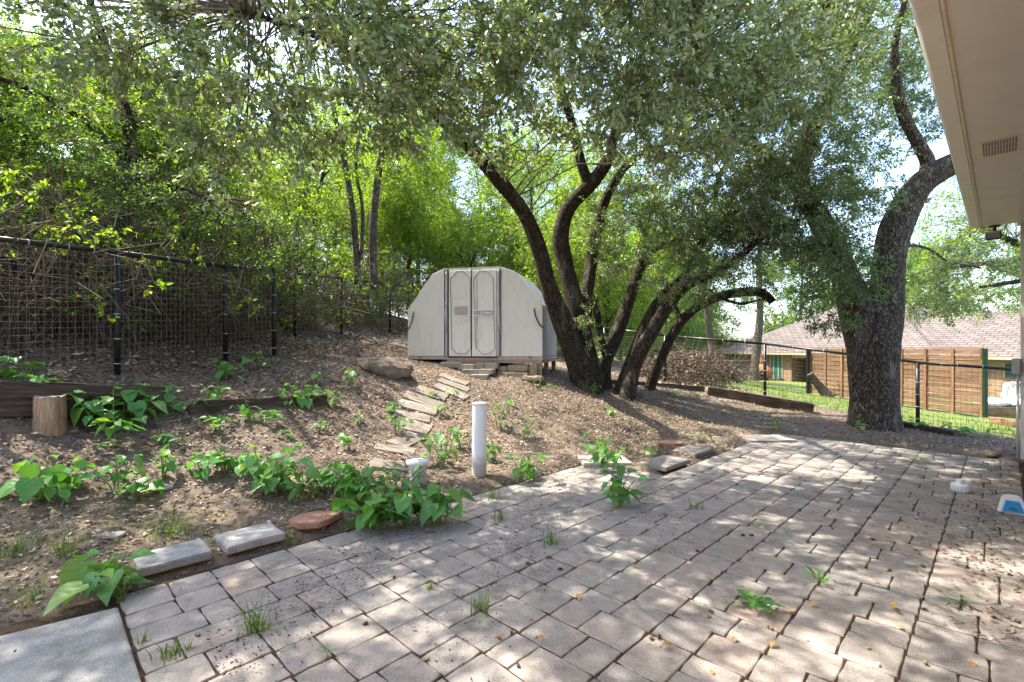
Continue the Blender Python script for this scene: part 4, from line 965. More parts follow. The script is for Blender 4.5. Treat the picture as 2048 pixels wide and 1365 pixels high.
def branch_links(limbs, pts, rs, maxd=3.5):
    """curved thin branches from the nearest limb point to each clump centre"""
    L = limbs[:, :3]; segs = []; rads = []
    for p in pts:
        d = np.linalg.norm(L - p, axis=1) + .6 * np.maximum(0, L[:, 2] - p[2]) + rs.exponential(.45, len(L)); j = int(np.argmin(d)); a = L[j]
        ln = np.linalg.norm(p - a)
        if ln < .05 or ln > maxd: continue
        m1 = a + (p - a) * .4 + rs.normal(0, .10 * ln, 3) + np.array([0, 0, .10 * ln]); m2 = a + (p - a) * .75 + rs.normal(0, .07 * ln, 3) + np.array([0, 0, .05 * ln])
        r = .004 + .0042 * ln
        for (x, y, ra, rb) in ((a, m1, r, r * .75), (m1, m2, r * .75, r * .5), (m2, p, r * .5, r * .3)): segs.append((x, y)); rads.append((ra, rb))
    rads = np.array(rads); return tubes_np(np.array(segs), rads[:, 0], rads[:, 1])
def oak(name, label, stems, groups, bark, rs, base, twig_r=.0035, rs_=1.0):
    """stems as above; groups: list of (lobes, clump r, leaves per clump, leaf L, leaf W, kind, material)"""
    (V, Fa, Cn), limbs = limb_mesh([[(a_, b__, d_, r_ * rs_) for a_, b__, d_, r_ in st_] for st_ in stems])
    t = thing(name, label, 'tree', base); o0 = np.array(base)
    obj('trunk', mesh_np('trunk', V - o0, Fa, Cn, True), bark, t)
    tw = []
    for lobes, cr, per, L, Wd, kind, mt in groups:
        pts, outs = lobe_points(lobes, rs)
        (lv, lf, lc), segs = clump_leaves(pts, cr, per, L, Wd, rs, outs, kind)
        o = obj('crown', mesh_np('crown', lv - o0, lf, lc), mt, t); o['kind'] = 'stuff'
        tw.append(tubes_np(segs, twig_r, twig_r * .5))
        sub = pts if len(pts) < 260 else pts[rs.choice(len(pts), 260, False)]
        tw.append(branch_links(limbs, sub, rs))
    v, f, c = join(tw); obj('branches', mesh_np('branches', v - o0, f, c), 'twig', t)
    return t, limbs

# --- multi-stemmed live oak beside the shelter
A = [
 [(1178, 800, 9.7, 44), (1172, 772, 9.7, 36), (1152, 715, 9.6, 30), (1127, 650, 9.5, 26), (1099, 580, 9.3, 22), (1078, 500, 9.1, 19), (1048, 428, 8.8, 18), (998, 362, 8.4, 18), (945, 300, 8.0, 17), (900, 255, 7.6, 15), (838, 195, 7.0, 13), (768, 135, 6.3, 11), (690, 92, 5.6, 10), (600, 60, 5.0, 8), (480, 20, 4.6, 5)],
 [(1192, 800, 9.9, 32), (1186, 760, 9.9, 28), (1170, 690, 10, 24), (1148, 600, 10, 22), (1128, 520, 10, 20), (1121, 470, 9.9, 20), (1138, 415, 9.8, 19), (1184, 365, 9.6, 17), (1215, 320, 9.4, 15), (1228, 270, 9.2, 12), (1260, 180, 8.6, 10), (1290, 90, 7.6, 9), (1310, 0, 6.6, 7), (1330, -120, 5.6, 5)],
 [(1178, 368, 9.6, 13), (1162, 325, 9.5, 12), (1150, 270, 9.3, 11), (1130, 200, 8.9, 9), (1105, 130, 8.2, 8), (1080, 40, 7.2, 6), (1050, -60, 6.4, 5)],
 [(1168, 640, 10.1, 17), (1182, 530, 10.2, 15), (1195, 450, 10.2, 14), (1215, 390, 10.1, 12), (1255, 330, 9.9, 9), (1320, 290, 9.4, 7), (1400, 250, 8.8, 5)],
 [(1214, 810, 10, 20), (1212, 785, 10, 17), (1211, 730, 10.1, 15), (1229, 680, 10.2, 17), (1255, 610, 10.3, 15), (1275, 550, 10.4, 13), (1300, 500, 10.5, 11), (1360, 480, 10.6, 9), (1420, 430, 10.6, 7), (1440, 350, 10.4, 6), (1480, 290, 10, 5)],
 [(1212, 720, 10.1, 9), (1200, 660, 10.1, 8), (1192, 612, 10.1, 8), (1189, 592, 10.1, 7)],
 [(1232, 812, 9.8, 18), (1236, 795, 9.8, 15), (1262, 720, 9.8, 14), (1295, 640, 9.8, 12), (1325, 592, 9.8, 11), (1375, 545, 9.7, 9), (1410, 480, 9.5, 7), (1500, 400, 9.2, 5)],
 [(1250, 822, 9.5, 26), (1253, 803, 9.5, 21), (1270, 730, 9.5, 18), (1300, 670, 9.5, 17), (1335, 612, 9.4, 16), (1365, 575, 9.3, 16), (1410, 550, 9.2, 13), (1470, 520, 9.0, 10), (1530, 470, 8.8, 8), (1600, 440, 8.6, 5)],
 [(1288, 802, 10.2, 18), (1296, 785, 10.2, 14), (1318, 730, 10.2, 12), (1340, 680, 10.1, 11), (1370, 635, 10, 11), (1410, 606, 9.9, 11), (1460, 588, 9.8, 11), (1508, 583, 9.7, 11), (1532, 590, 9.65, 10), (1546, 605, 9.6, 9)],
 [(1362, 640, 10, 7), (1350, 615, 10.1, 7), (1344, 590, 10.2, 6), (1330, 560, 10.4, 4)],
 [(1440, 596, 9.85, 4), (1480, 608, 9.7, 4), (1510, 602, 9.5, 3), (1536, 598, 9.4, 2)],
]
def W(px, py, d, *r): v = P(px, py, d); return ((v.x, v.y, v.z), r)
rsA = np.random.default_rng(21)
near = [(*W(560, 150, 5.0, 2.0, 1.2, .72), 72), (*W(860, 110, 5.4, 1.6, 1.2, .75), 88), (*W(1180, 115, 5.6, 1.4, 1.2, .8), 84), (*W(1420, 180, 6.2, 1.3, 1.2, .9), 90), (*W(1600, 120, 6.8, 1.0, 1.0, .8), 50), (*W(500, 320, 5.6, .75, .7, .5), 22), (*W(1030, 280, 6.4, .5, .5, .4), 12), (*W(100, 60, 4.6, 1.2, .9, .5), 26)]
mid = [(*W(1400, 390, 9.3, 1.7, 1.3, 1.0), 150), (*W(1260, 440, 9.9, 1.0, .9, .8), 40), (*W(1520, 400, 9.2, 1.1, .9, .9), 50), (*W(1470, 500, 9.1, 1.2, 1.0, .7), 90), (*W(1240, 525, 10.4, .8, .7, .5), 20), (*W(1120, 110, 8.8, 2.6, 1.8, 1.1), 100), (*W(800, 90, 8.2, 2.2, 1.6, .9), 55), (*W(1180, 640, 9.5, .3, .3, .5), 6), (*W(1380, 560, 9.2, .9, .8, .3), 22), (*W(1290, 230, 9.4, 1.2, 1.0, .7), 60)]
over = [((-4.2, 4.4, 6.7), (3.4, 2.2, .7), 200), ((.6, 5.3, 6.9), (2.4, 1.4, .6), 130), ((-6.8, 4.0, 6.9), (1.8, 1.6, .6), 90), ((-1.5, 3.2, 6.4), (3.6, 2.6, .8), 90), ((-4.5, 3.4, 6.0), (2.0, 2.0, .7), 46), ((2.0, 3.6, 6.6), (3.0, 2.4, .8), 60), ((-3.5, 6.5, 7.2), (3.0, 2.5, 1.0), 50), ((.5, 9, 8.4), (4, 2.5, 1.2), 60)]  # leaf lobes above the view, added and thickened to shade the foreground patio
oak('live_oak', 'live oak with many fanned dark stems beside the white shelter', A,
    [(near, .36, 90, .084, .037, 1, 'silver_leaf'), (mid, .38, 144, .057, .026, 0, 'oak_leaf'), (over, .5, 96, .08, .037, 0, 'oak_leaf')], 'dark_bark', rsA, tuple(hit(1215, 790)), .004, .8)

# --- big two-limbed oak at the patio
Bs = [
 [(1750, 880, 8.9, 58), (1750, 856, 8.9, 49), (1750, 830, 8.9, 45), (1751, 760, 8.9, 44), (1752, 690, 8.9, 43), (1752, 640, 8.9, 38), (1752, 600, 8.9, 24)],
 [(1770, 800, 8.88, 25), (1770, 720, 8.87, 28), (1773, 640, 8.85, 31), (1776, 560, 8.8, 30), (1785, 485, 8.75, 30), (1806, 425, 8.7, 28), (1838, 373, 8.6, 26), (1885, 338, 8.5, 24), (1950, 310, 8.5, 20), (2040, 270, 8.5, 15)],
 [(1731, 800, 8.9, 26), (1730, 720, 8.9, 31), (1722, 650, 8.95, 34), (1700, 575, 9, 28), (1672, 505, 9.05, 24), (1640, 440, 9.1, 21), (1606, 385, 9.1, 19), (1600, 330, 9.1, 18), (1618, 270, 9, 19), (1650, 200, 8.9, 17), (1690, 110, 8.7, 15), (1735, 20, 8.5, 13), (1770, -80, 8.2, 10), (1800, -220, 7.8, 7)],
 [(1606, 385, 9.1, 15), (1570, 345, 9.0, 13), (1530, 310, 8.7, 10), (1480, 250, 8.2, 8), (1430, 170, 7.6, 6), (1390, 80, 7, 5)],
 [(1688, 115, 8.7, 12), (1672, 50, 8.5, 12), (1645, -10, 8.2, 10), (1600, -120, 7.6, 7)],
 [(1852, 358, 8.6, 14), (1856, 325, 8.55, 13), (1842, 295, 8.5, 12), (1812, 240, 8.4, 11), (1796, 185, 8.3, 10), (1789, 110, 8.1, 8), (1800, 40, 7.8, 6), (1830, -60, 7.4, 5)],
 [(1790, 515, 8.75, 3.5), (1822, 492, 8.9, 3), (1860, 500, 9.2, 2.4), (1900, 525, 9.4, 2), (1960, 535, 9.6, 1.2)],
]
rsB = np.random.default_rng(5)
crB = [(*W(1560, 300, 8.8, 1.6, 1.3, 1.2), 95), (*W(1640, 120, 8.8, 1.9, 1.5, 1.2), 110), (*W(1480, 130, 8.0, 1.5, 1.3, 1.1), 60), (*W(1650, 520, 8.4, .6, .5, .6), 42), (*W(1600, 420, 8.7, 1.2, 1.0, .8), 70), (*W(1690, 330, 8.5, .8, .7, .9), 22), (*W(1880, 600, 9.8, .9, .8, .25), 22), (*W(1660, 230, 8.3, .8, .6, .8), 14), (*W(1720, 565, 8.35, .25, .2, .35), 9), (*W(1790, 200, 9.2, 1.2, 1.0, 1.2), 70), (*W(1740, 380, 9.6, .9, .8, .7), 26), (*W(1900, 530, 9.6, .9, .8, .4), 24), (*W(1650, 610, 8.6, .5, .4, .4), 14)]
ovB = [((4.2, 5.2, 7.0), (2.8, 2.6, .9), 100), ((1.2, 5.8, 7.2), (2.2, 1.8, .7), 50), ((6.5, 10.5, 8.6), (3, 2.5, 1.2), 55), ((2.5, 7.5, 7.6), (2.5, 2, .8), 40)]
oak('oak_tree', 'massive two-limbed oak trunk rising at the far edge of the patio', Bs,
    [(crB, .38, 144, .062, .028, 0, 'oak_leaf'), (ovB, .5, 96, .08, .037, 0, 'oak_leaf')], 'oak_bark', rsB, tuple(hit(1750, 856)), .0035, .94)

# --- woodland: a few tree kinds, copied
def wood_tree(name, label, cat, h, r, lobes_n, per, leafL, leafW, mt, bark, rs, group, low=.25, tr=.11, lean=.06, clump=.6, bare=40):
    t = thing(name, label, cat, (0, 0, 0), 0, group)
    top = np.array([rs.normal(0, lean) * h, rs.normal(0, lean) * h, h * .92])
    rows = [(0, 0, -.3, tr * 1.35), (*(top * .12 + rs.normal(0, .03, 3)), tr), (*(top * .4 + rs.normal(0, .12, 3)), tr * .75), (*(top * .7 + rs.normal(0, .18, 3)), tr * .5), (*top, tr * .15)]
    sp_ = spline(rows, .15); mb = MB(); mb.tube(sp_[:, :3].tolist(), sp_[:, 3].tolist(), 12, True, True, .06)
    for k in range(4):
        j = int(len(sp_) * rs.uniform(.3, .75)); a = sp_[j, :3]; d = unit(rs.normal(0, 1, 3)) * np.array([1, 1, .2]); b_ = a + d * r * .7 + np.array([0, 0, r * .4])
        q_ = spline([(*a, sp_[j, 3] * .6), (*((a + b_) / 2 + rs.normal(0, .1, 3)), sp_[j, 3] * .4), (*b_, .012)], .2); mb.tube(q_[:, :3].tolist(), q_[:, 3].tolist(), 7)
    mb.build('trunk', bark, t)
    lob = []
    for k in range(9):
        zz = h * rs.uniform(low, .95); rad = r * (1 - .45 * abs(zz / h - .6)); a_ = rs.uniform(0, 6.28)
        lob.append(((top[0] * zz / h + math.cos(a_) * rad * .55, top[1] * zz / h + math.sin(a_) * rad * .55, zz), (rad * .62, rad * .62, rad * .42), lobes_n // 9))
    pts, outs = lobe_points(lob, rs); (lv, lf, lc), segs = clump_leaves(pts, clump, per, leafL, leafW, rs, outs, 0)
    o = obj('crown', mesh_np('crown', lv, lf, lc), mt, t); o['kind'] = 'stuff'
    tw = [tubes_np(segs, .006, .003), branch_links(sp_, pts[::2], rs, 6)]
    if bare:
        a = sp_[rs.integers(len(sp_) // 5, len(sp_) * 4 // 5, bare), :3]; e = a + unit(rs.normal(0, 1, (bare, 3))) * rs.uniform(.5, 1.6, (bare, 1)) * np.array([1, 1, .6]); tw.append(tubes_np(np.stack([a, e], 1), .009, .002))
        e2 = e + rs.normal(0, .35, (bare, 3)); tw.append(tubes_np(np.stack([e, e2], 1), .004, .0015))
    v, f, c = join(tw); obj('branches', mesh_np('branches', v, f, c), 'twig', t)
    return t
def copy_tree(root, loc, rz, sc, label=None, group=None):
    r = root.copy(); C.objects.link(r); r.location = loc; r.rotation_euler = (0, 0, rz); r.scale = (sc, sc, sc)
    if label: r['label'] = label
    if group: r['group'] = group
    for ch_ in list(root.children): c = ch_.copy(); C.objects.link(c); c.parent = r
    return r
rsW = np.random.default_rng(77)
gW = 'woodland trees on the bank behind the wire fence'
kinds = [wood_tree('woodland_tree', 'tall slender tree with sunlit yellow-green leaves in the wood behind the fence', 'tree', 9.5, 2.3, 270, 84, .105, .05, 'wood_leaf', 'dark_bark', rsW, gW, .16),
         wood_tree('woodland_tree', 'leafy tree with dark green leaves in the wood behind the fence', 'tree', 8, 2.4, 270, 90, .095, .045, 'dark_leaf', 'dark_bark', rsW, gW, .2),
         wood_tree('woodland_tree', 'bushy young tree with light green leaves low in the wood behind the fence', 'tree', 5.5, 1.9, 216, 84, .085, .042, 'wood_leaf', 'dark_bark', rsW, gW, .12, .06)]
spots = [(0, -6.4, 15.5, .8), (0, -3.9, 19, .95), (2, -1.9, 19, 1.0), (0, .4, 19.5, 1.0), (2, 2.2, 18.5, 1.0), (0, 4.2, 21, 1.0), (1, -9.5, 12.5, .8), (2, -7.6, 9.6, .95), (2, -7.2, 12.6, .95), (2, -11, 17, 1.1),
         (2, -5.2, 17.2, .9), (1, -12.5, 9.5, .75), (0, -8, 22, .9), (0, -2, 26, 1.2), (0, 3, 27, 1.2), (2, -15, 15, 1.1), (0, -14, 23, .9), (2, -10.5, 7.0, 1.0), (0, 7, 26, 1.1), (2, 5.4, 24, 1.1), (0, -6, 29, 1.2), (0, 9.5, 34, 1.2), (2, -9.0, 5.8, .95), (2, .2, 22.5, 1.1), (2, -3.4, 21.5, 1.1),
         (2, 1.3, 16.6, .85), (2, 3.4, 17, .95), (0, 1, 33, 1.4), (0, -11, 32, 1.2), (0, 6, 38, 1.3), (2, -11.5, 4.2, 1.0), (2, -8.4, 7.6, .9), (2, -6.9, 10.4, .8), (0, -4.6, 24, 1.1), (0, -19, 36, 1.3), (0, 12, 42, 1.3), (2, -13, 12.2, 1.15), (2, -9.6, 9.2, 1.0), (2, -8.8, 11.2, .95), (2, -9.5, 25, 1.25), (2, -6.6, 24, 1.2), (2, -3.2, 24.5, 1.2), (2, -13, 26.5, 1.3), (2, -5.4, 20, 1.1), (2, -1, 29, 1.3), (2, -16, 21, 1.2), (0, -20, 26, 1.0), (2, -17, 11, 1.1)]
seen = set()
for k, x, y, s_ in spots:
    loc = (x, y, tz(x, y) - .05)
    if k not in seen: seen.add(k); r = kinds[k]; r.location = loc; r.rotation_euler = (0, 0, rsW.uniform(0, 6.28)); r.scale = (s_, s_, s_)
    else: copy_tree(kinds[k], loc, rsW.uniform(0, 6.28), s_ * rsW.uniform(.93, 1.08))
# dark green tree overhanging the left fence
gl = [[(262, 640, 8.2, 18), (258, 520, 8.2, 16), (250, 400, 8.2, 15), (262, 290, 8.2, 14), (240, 180, 8, 12), (200, 60, 7.6, 9), (150, -80, 7, 6)], [(258, 330, 8.2, 9), (180, 250, 7.8, 8), (60, 180, 7.2, 7), (-60, 140, 6.8, 5)], [(255, 420, 8.2, 7), (330, 370, 8, 6), (420, 400, 7.8, 4)]]
rsL = np.random.default_rng(9)
oak('elm_tree', 'dark leafy tree whose boughs hang over the left wire fence', gl, [([(*W(110, 330, 7.0, 2.2, 1.3, .9), 90), (*W(330, 420, 7.6, 1.5, 1.1, .55), 50), (*W(470, 540, 8.0, .9, .7, .4), 26), (*W(60, 470, 6.4, .9, .7, .3), 26), (*W(200, 130, 7.6, 2.4, 1.4, 1.1), 60), (*W(560, 480, 8.6, .9, .7, .5), 22)], .34, 84, .05, .024, 0, 'dark_leaf')], 'dark_bark', rsL, tuple(hit(262, 640)), .0035, .8)
# pair of slim trunks beside the shelter
ps = [[(716, 575, 12.6, 13), (712, 500, 12.6, 11), (705, 420, 12.6, 10), (690, 330, 12.5, 9), (668, 220, 12.3, 7), (650, 100, 12, 5)], [(748, 580, 13.2, 15), (745, 480, 13.2, 13), (752, 380, 13.2, 12), (768, 270, 13, 10), (778, 150, 12.8, 8), (770, 0, 12.4, 6)], [(722, 520, 12.6, 6), (725, 420, 12.5, 6), (712, 330, 12.3, 5), (725, 220, 12, 4)]]
oak('twin_tree', 'slim tree with two dark trunks rising beyond the back fence', ps, [([(*W(700, 250, 12, 1.8, 1.3, 1.4), 60), (*W(820, 200, 12.4, 1.6, 1.3, 1.3), 50), (*W(620, 430, 12, 1.0, .8, .8), 26)], .45, 70, .075, .036, 0, 'wood_leaf')], 'oak_bark', np.random.default_rng(31), tuple(P(730, 580, 12.8)), .0035, .6)

# shrubs and bare brush behind the fence
def shrub(mt, rs, h, n, leaves):
    t = thing('shrub', 'x', 'shrub', (0, 0, 0)); segs = []; tips = []
    for k in range(n):
        p = np.array([rs.normal(0, .18), rs.normal(0, .18), -.05]); d = unit(np.array([rs.normal(0, .45), rs.normal(0, .45), 1.]))
        for j in range(5):
            q_ = p + d * h / 5 * rs.uniform(.7, 1.2); segs.append((p, q_)); p = q_; d = unit(d + rs.normal(0, .28, 3))
            if j > 0:
                e = p + unit(rs.normal(0, 1, 3)) * h * .22; segs.append((p, e)); tips.append(e)
        tips.append(p)
    v, f, c = tubes_np(np.array(segs), .009, .005); obj('stem', mesh_np('stem', v, f, c), 'twig', t)
    tips = np.array(tips)[rs.choice(len(tips), min(leaves, len(tips)), False)]
    (lv, lf, lc), s2 = clump_leaves(tips, .22, 24, .075, .036, rs, None, 0, 4); o = obj('foliage', mesh_np('foliage', lv, lf, lc), mt, t); o['kind'] = 'stuff'
    return t
rsS = np.random.default_rng(14)
sk = [shrub('dark_leaf', rsS, 1.5, 26, 60), shrub('wood_leaf', rsS, 1.3, 22, 70), shrub('wood_leaf', rsS, 2.3, 46, 30)]
lab = ['low dark green shrub in the leaf litter behind the wire fence', 'low light green shrub growing along the wire fence', 'tangle of bare brown brush with few leaves behind the wire fence']
spots = [(2, -6.0, 6.2), (2, -5.7, 7.4), (2, -5.2, 8.6), (0, -6.8, 7.6), (2, -6.6, 8.9), (0, -5.6, 9.7), (2, -7.4, 6.2), (0, -5.2, 12.4), (1, -5.4, 11.6), (1, -5.9, 10.6), (0, -4.6, 13.6), (0, -3.6, 15.6), (2, -5.0, 13.8), (1, -4.4, 14.6), (1, -3.0, 16.6), (0, -1.2, 16.0), (2, -6.5, 5.0), (0, .8, 15.8), (1, 2.4, 16.2), (2, -4.4, 15.4), (2, -6.8, 10.5), (1, 1.4, 17), (0, -8.2, 8.4), (2, -7.6, 7.5), (2, -5.9, 11.8), (2, -6.3, 13.2), (2, -2.9, 17.9), (2, -5.5, 6.7), (2, -5.3, 7.9), (2, -6.3, 6.9), (2, -5.0, 9.3), (2, -5.9, 5.5)]
seen = set()
for k, x, y in spots:
    loc = (x, y, tz(x, y)); s_ = rsS.uniform(.85, 1.25)
    if k not in seen: seen.add(k); r = sk[k]; r.location = loc; r.scale = (s_,) * 3; r['label'] = lab[k]; r['group'] = 'undergrowth along the wire fence'
    else: copy_tree(sk[k], loc, rsS.uniform(0, 6.28), s_, lab[k], 'undergrowth along the wire fence')

# trees round the neighbour house
gN = 'trees behind the neighbour house'
far = wood_tree('garden_tree', 'broad light green tree behind the neighbour house', 'tree', 13, 4.6, 360, 84, .22, .11, 'far_leaf', 'pale_bark', rsW, gN, .12, .2, .03, 1.0, 0)
fs = [(24, 58, 1.0), (33, 55, 1.05), (42, 50, 1.0), (17, 52, .9), (14, 44, .8), (52, 44, 1.1), (11, 54, 1.0), (48, 36, 1.0), (28, 70, 1.2), (40, 62, 1.2), (6, 48, 1.0), (60, 55, 1.1), (0, 60, 1.2), (46, 28, .9), (36, 40, .8), (20, 66, 1.3), (54, 66, 1.3), (38, 30, .75), (66, 40, 1.2), (8, 62, 1.3)]
for i, (x, y, s_) in enumerate(fs):
    loc = (x, y, tz(x, y))
    if i == 0: far.location = loc; far.scale = (s_,) * 3
    else: copy_tree(far, loc, rsW.uniform(0, 6.28), s_)
for i, (st_, lb) in enumerate((([(1432, 760, 30, 13), (1425, 700, 30, 11), (1416, 640, 30, 9), (1408, 590, 30, 8), (1402, 500, 30, 7), (1396, 380, 30, 5)], 'slim pale-barked tree leaning by the far corner of the neighbour house'),
                               ([(1507, 762, 28, 16), (1510, 730, 28, 12), (1516, 680, 28, 11), (1520, 620, 28, 9), (1518, 540, 28, 8), (1525, 420, 28, 5)], 'slim pale-barked tree standing before the green door'))):
    oak('yard_tree', lb, [st_], [([(*W(st_[-2][0], 430, st_[0][2], 3.2, 2.5, 2.2), 60), (*W(st_[-2][0] + 10, 560, st_[0][2], 2.2, 1.8, .9), 22)], .9, 66, .16, .08, 0, 'far_leaf')], 'pale_bark', np.random.default_rng(50 + i), tuple(P(*st_[0][:3])), .0035, .68)
# tree with fine dark boughs right of the oak
rt = [[(2300, 800, 13, 20), (2280, 640, 13, 17), (2230, 560, 12.6, 12), (2130, 520, 12.2, 9), (2040, 490, 12, 7), (1985, 465, 11.8, 4)], [(2130, 522, 12.2, 6), (2050, 520, 12, 6), (1960, 528, 11.8, 4), (1880, 540, 11.6, 3)], [(2180, 545, 12.4, 6), (2060, 560, 12, 5), (1960, 575, 11.9, 3)], [(2250, 600, 12.8, 9), (2250, 400, 12.8, 8), (2200, 250, 12.6, 6)]]
oak('side_tree', 'tree reaching thin dark boughs past the house corner', rt, [([(*W(1990, 500, 12, 1.8, 1.2, .6), 60), (*W(2040, 400, 12.3, 1.9, 1.3, 1.2), 80), (*W(1900, 440, 13, 1.2, 1, .9), 40), (*W(1960, 600, 13, 1.2, .9, .4), 20)], .45, 60, .07, .032, 0, 'wood_leaf')], 'dark_bark', np.random.default_rng(61), tuple(P(2300, 800, 13)))
#@@SMALL

# ------------------------------------------------------------------ broad-leaved weeds, every leaf a part
def heart_leaf(seed):
    r = random.Random(seed)
    # outline of a pointed heart, length 1 along +x, pleated on the midrib and drooping to the tip
    rows = [(0.0, .0), (-.06, .16), (.02, .33), (.18, .41), (.38, .38), (.58, .28), (.78, .14), (1.0, 0)]
    mids = [(0, 0), (.06, 0), (.18, 0), (.38, 0), (.58, 0), (.78, 0)]
    dr = r.uniform(.28, .6); cup = r.uniform(.08, .26); tw = r.uniform(-.12, .12)
    def Z(x, y): return -dr * max(x, 0) ** 2 * .55 + cup * abs(y) + tw * y + .03 * math.sin(9 * x + 5 * abs(y) + seed)
    V = [(x, 0, Z(x, 0)) for x, _ in mids] + [(1.0, 0, Z(1, 0))]
    nm = len(V); Lf = []; Rt = []
    for x, y in rows[1:-1]:
        j = r.uniform(.93, 1.07); Lf.append(len(V)); V.append((x, y * j, Z(x, y))); 
    for x, y in rows[1:-1]:
        j = r.uniform(.93, 1.07); Rt.append(len(V)); V.append((x, -y * j, Z(x, y) + tw * -2 * y))
    Fs = []
    for S_, flip in ((Lf, False), (Rt, True)):
        f = [(0, S_[0], S_[1]), (0, S_[1], 1), (1, S_[1], S_[2], 2), (2, S_[2], S_[3], 3), (3, S_[3], S_[4], 4), (4, S_[4], S_[5], 5), (5, S_[5], 6)]
        Fs += [tuple(reversed(q_)) if not flip else q_ for q_ in f]
    me = bpy.data.meshes.new('leaf'); me.from_pydata(V, [], Fs); me.polygons.foreach_set('use_smooth', [True] * len(Fs)); me.update(); me.materials.append(M_['broad_leaf']); return me
HL = [heart_leaf(k) for k in range(8)]
rw = random.Random(8)
def weed(px, py, hpx, wpx, n, ls, label, group='leafy weeds in the yard', lay=0.0):
    p = hit(px, py); d = p.y; h = hpx * d / F; wd = wpx * d / F / 2
    t = thing('leafy_weed', label, 'weed', p, 0, group)
    ns = max(2, min(9, n // 4)); mb = MB(); k = 0
    for s_ in range(ns):
        a = rw.uniform(0, 6.283); rad = wd * math.sqrt(rw.uniform(.03, 1)); ex, ey = math.cos(a) * rad, math.sin(a) * rad * .8
        hh = h * rw.uniform(.6, 1.05) * (1 - .25 * rad / max(wd, .01))
        bx, by = ex * .35 * rw.random(), ey * .35 * rw.random()
        def zoff(x, y): return max(-.3, min(.3, tz(p.x + x, p.y + y) - p.z)) if in_patio(np.array([p.x + x]), np.array([p.y + y]))[0] < 0 else 0
        ze = zoff(ex, ey); zb_ = zoff(bx, by)
        pts = [(bx, by, zb_ - .02), (bx + (ex - bx) * .35, by + (ey - by) * .35, zb_ + hh * .5), (bx + (ex - bx) * .8, by + (ey - by) * .8, max(ze, zb_) + hh * .85), (ex, ey, ze + hh)]
        sp_ = spline([(*q_, .006 - .001 * i) for i, q_ in enumerate(pts)], .04); mb.tube(sp_[:, :3].tolist(), np.maximum(sp_[:, 3], .002).tolist(), 5, False)
        m_ = n // ns + (1 if s_ < n % ns else 0); ga = rw.uniform(0, 6.28)
        for j in range(m_):
            f = 1 - (j / max(1, m_)) * .75; q_ = Vector(sp_[int(f * (len(sp_) - 1)), :3]); ga += 2.4
            out = Vector((math.cos(ga), math.sin(ga), 0)); size = ls * rw.uniform(.42, 1.3) * (.65 if j == 0 and m_ > 3 else 1)
            pet = q_ + out * size * rw.uniform(.25, .5) + Vector((0, 0, size * rw.uniform(.0, .25)))
            pet.z = max(pet.z, zoff(pet.x, pet.y) + .015)
            mb.tube([q_, (q_ + pet) / 2 + Vector((0, 0, size * .08)), pet], .0022, 4, False)
            pitch = rw.uniform(-.35, .95) + lay
            M = Matrix.Translation(pet) @ Matrix.Rotation(ga, 4, 'Z') @ Matrix.Rotation(pitch, 4, 'Y') @ Matrix.Rotation(rw.gauss(0, .35), 4, 'X') @ Matrix.Scale(size, 4)
            o = bpy.data.objects.new('leaf', HL[rw.randrange(8)]); C.objects.link(o); o.parent = t; o.matrix_basis = M
    mb.build('stem', 'weed_stem', t); return t
S5 = 'small broad-leaved weed sprouting from the bare soil'
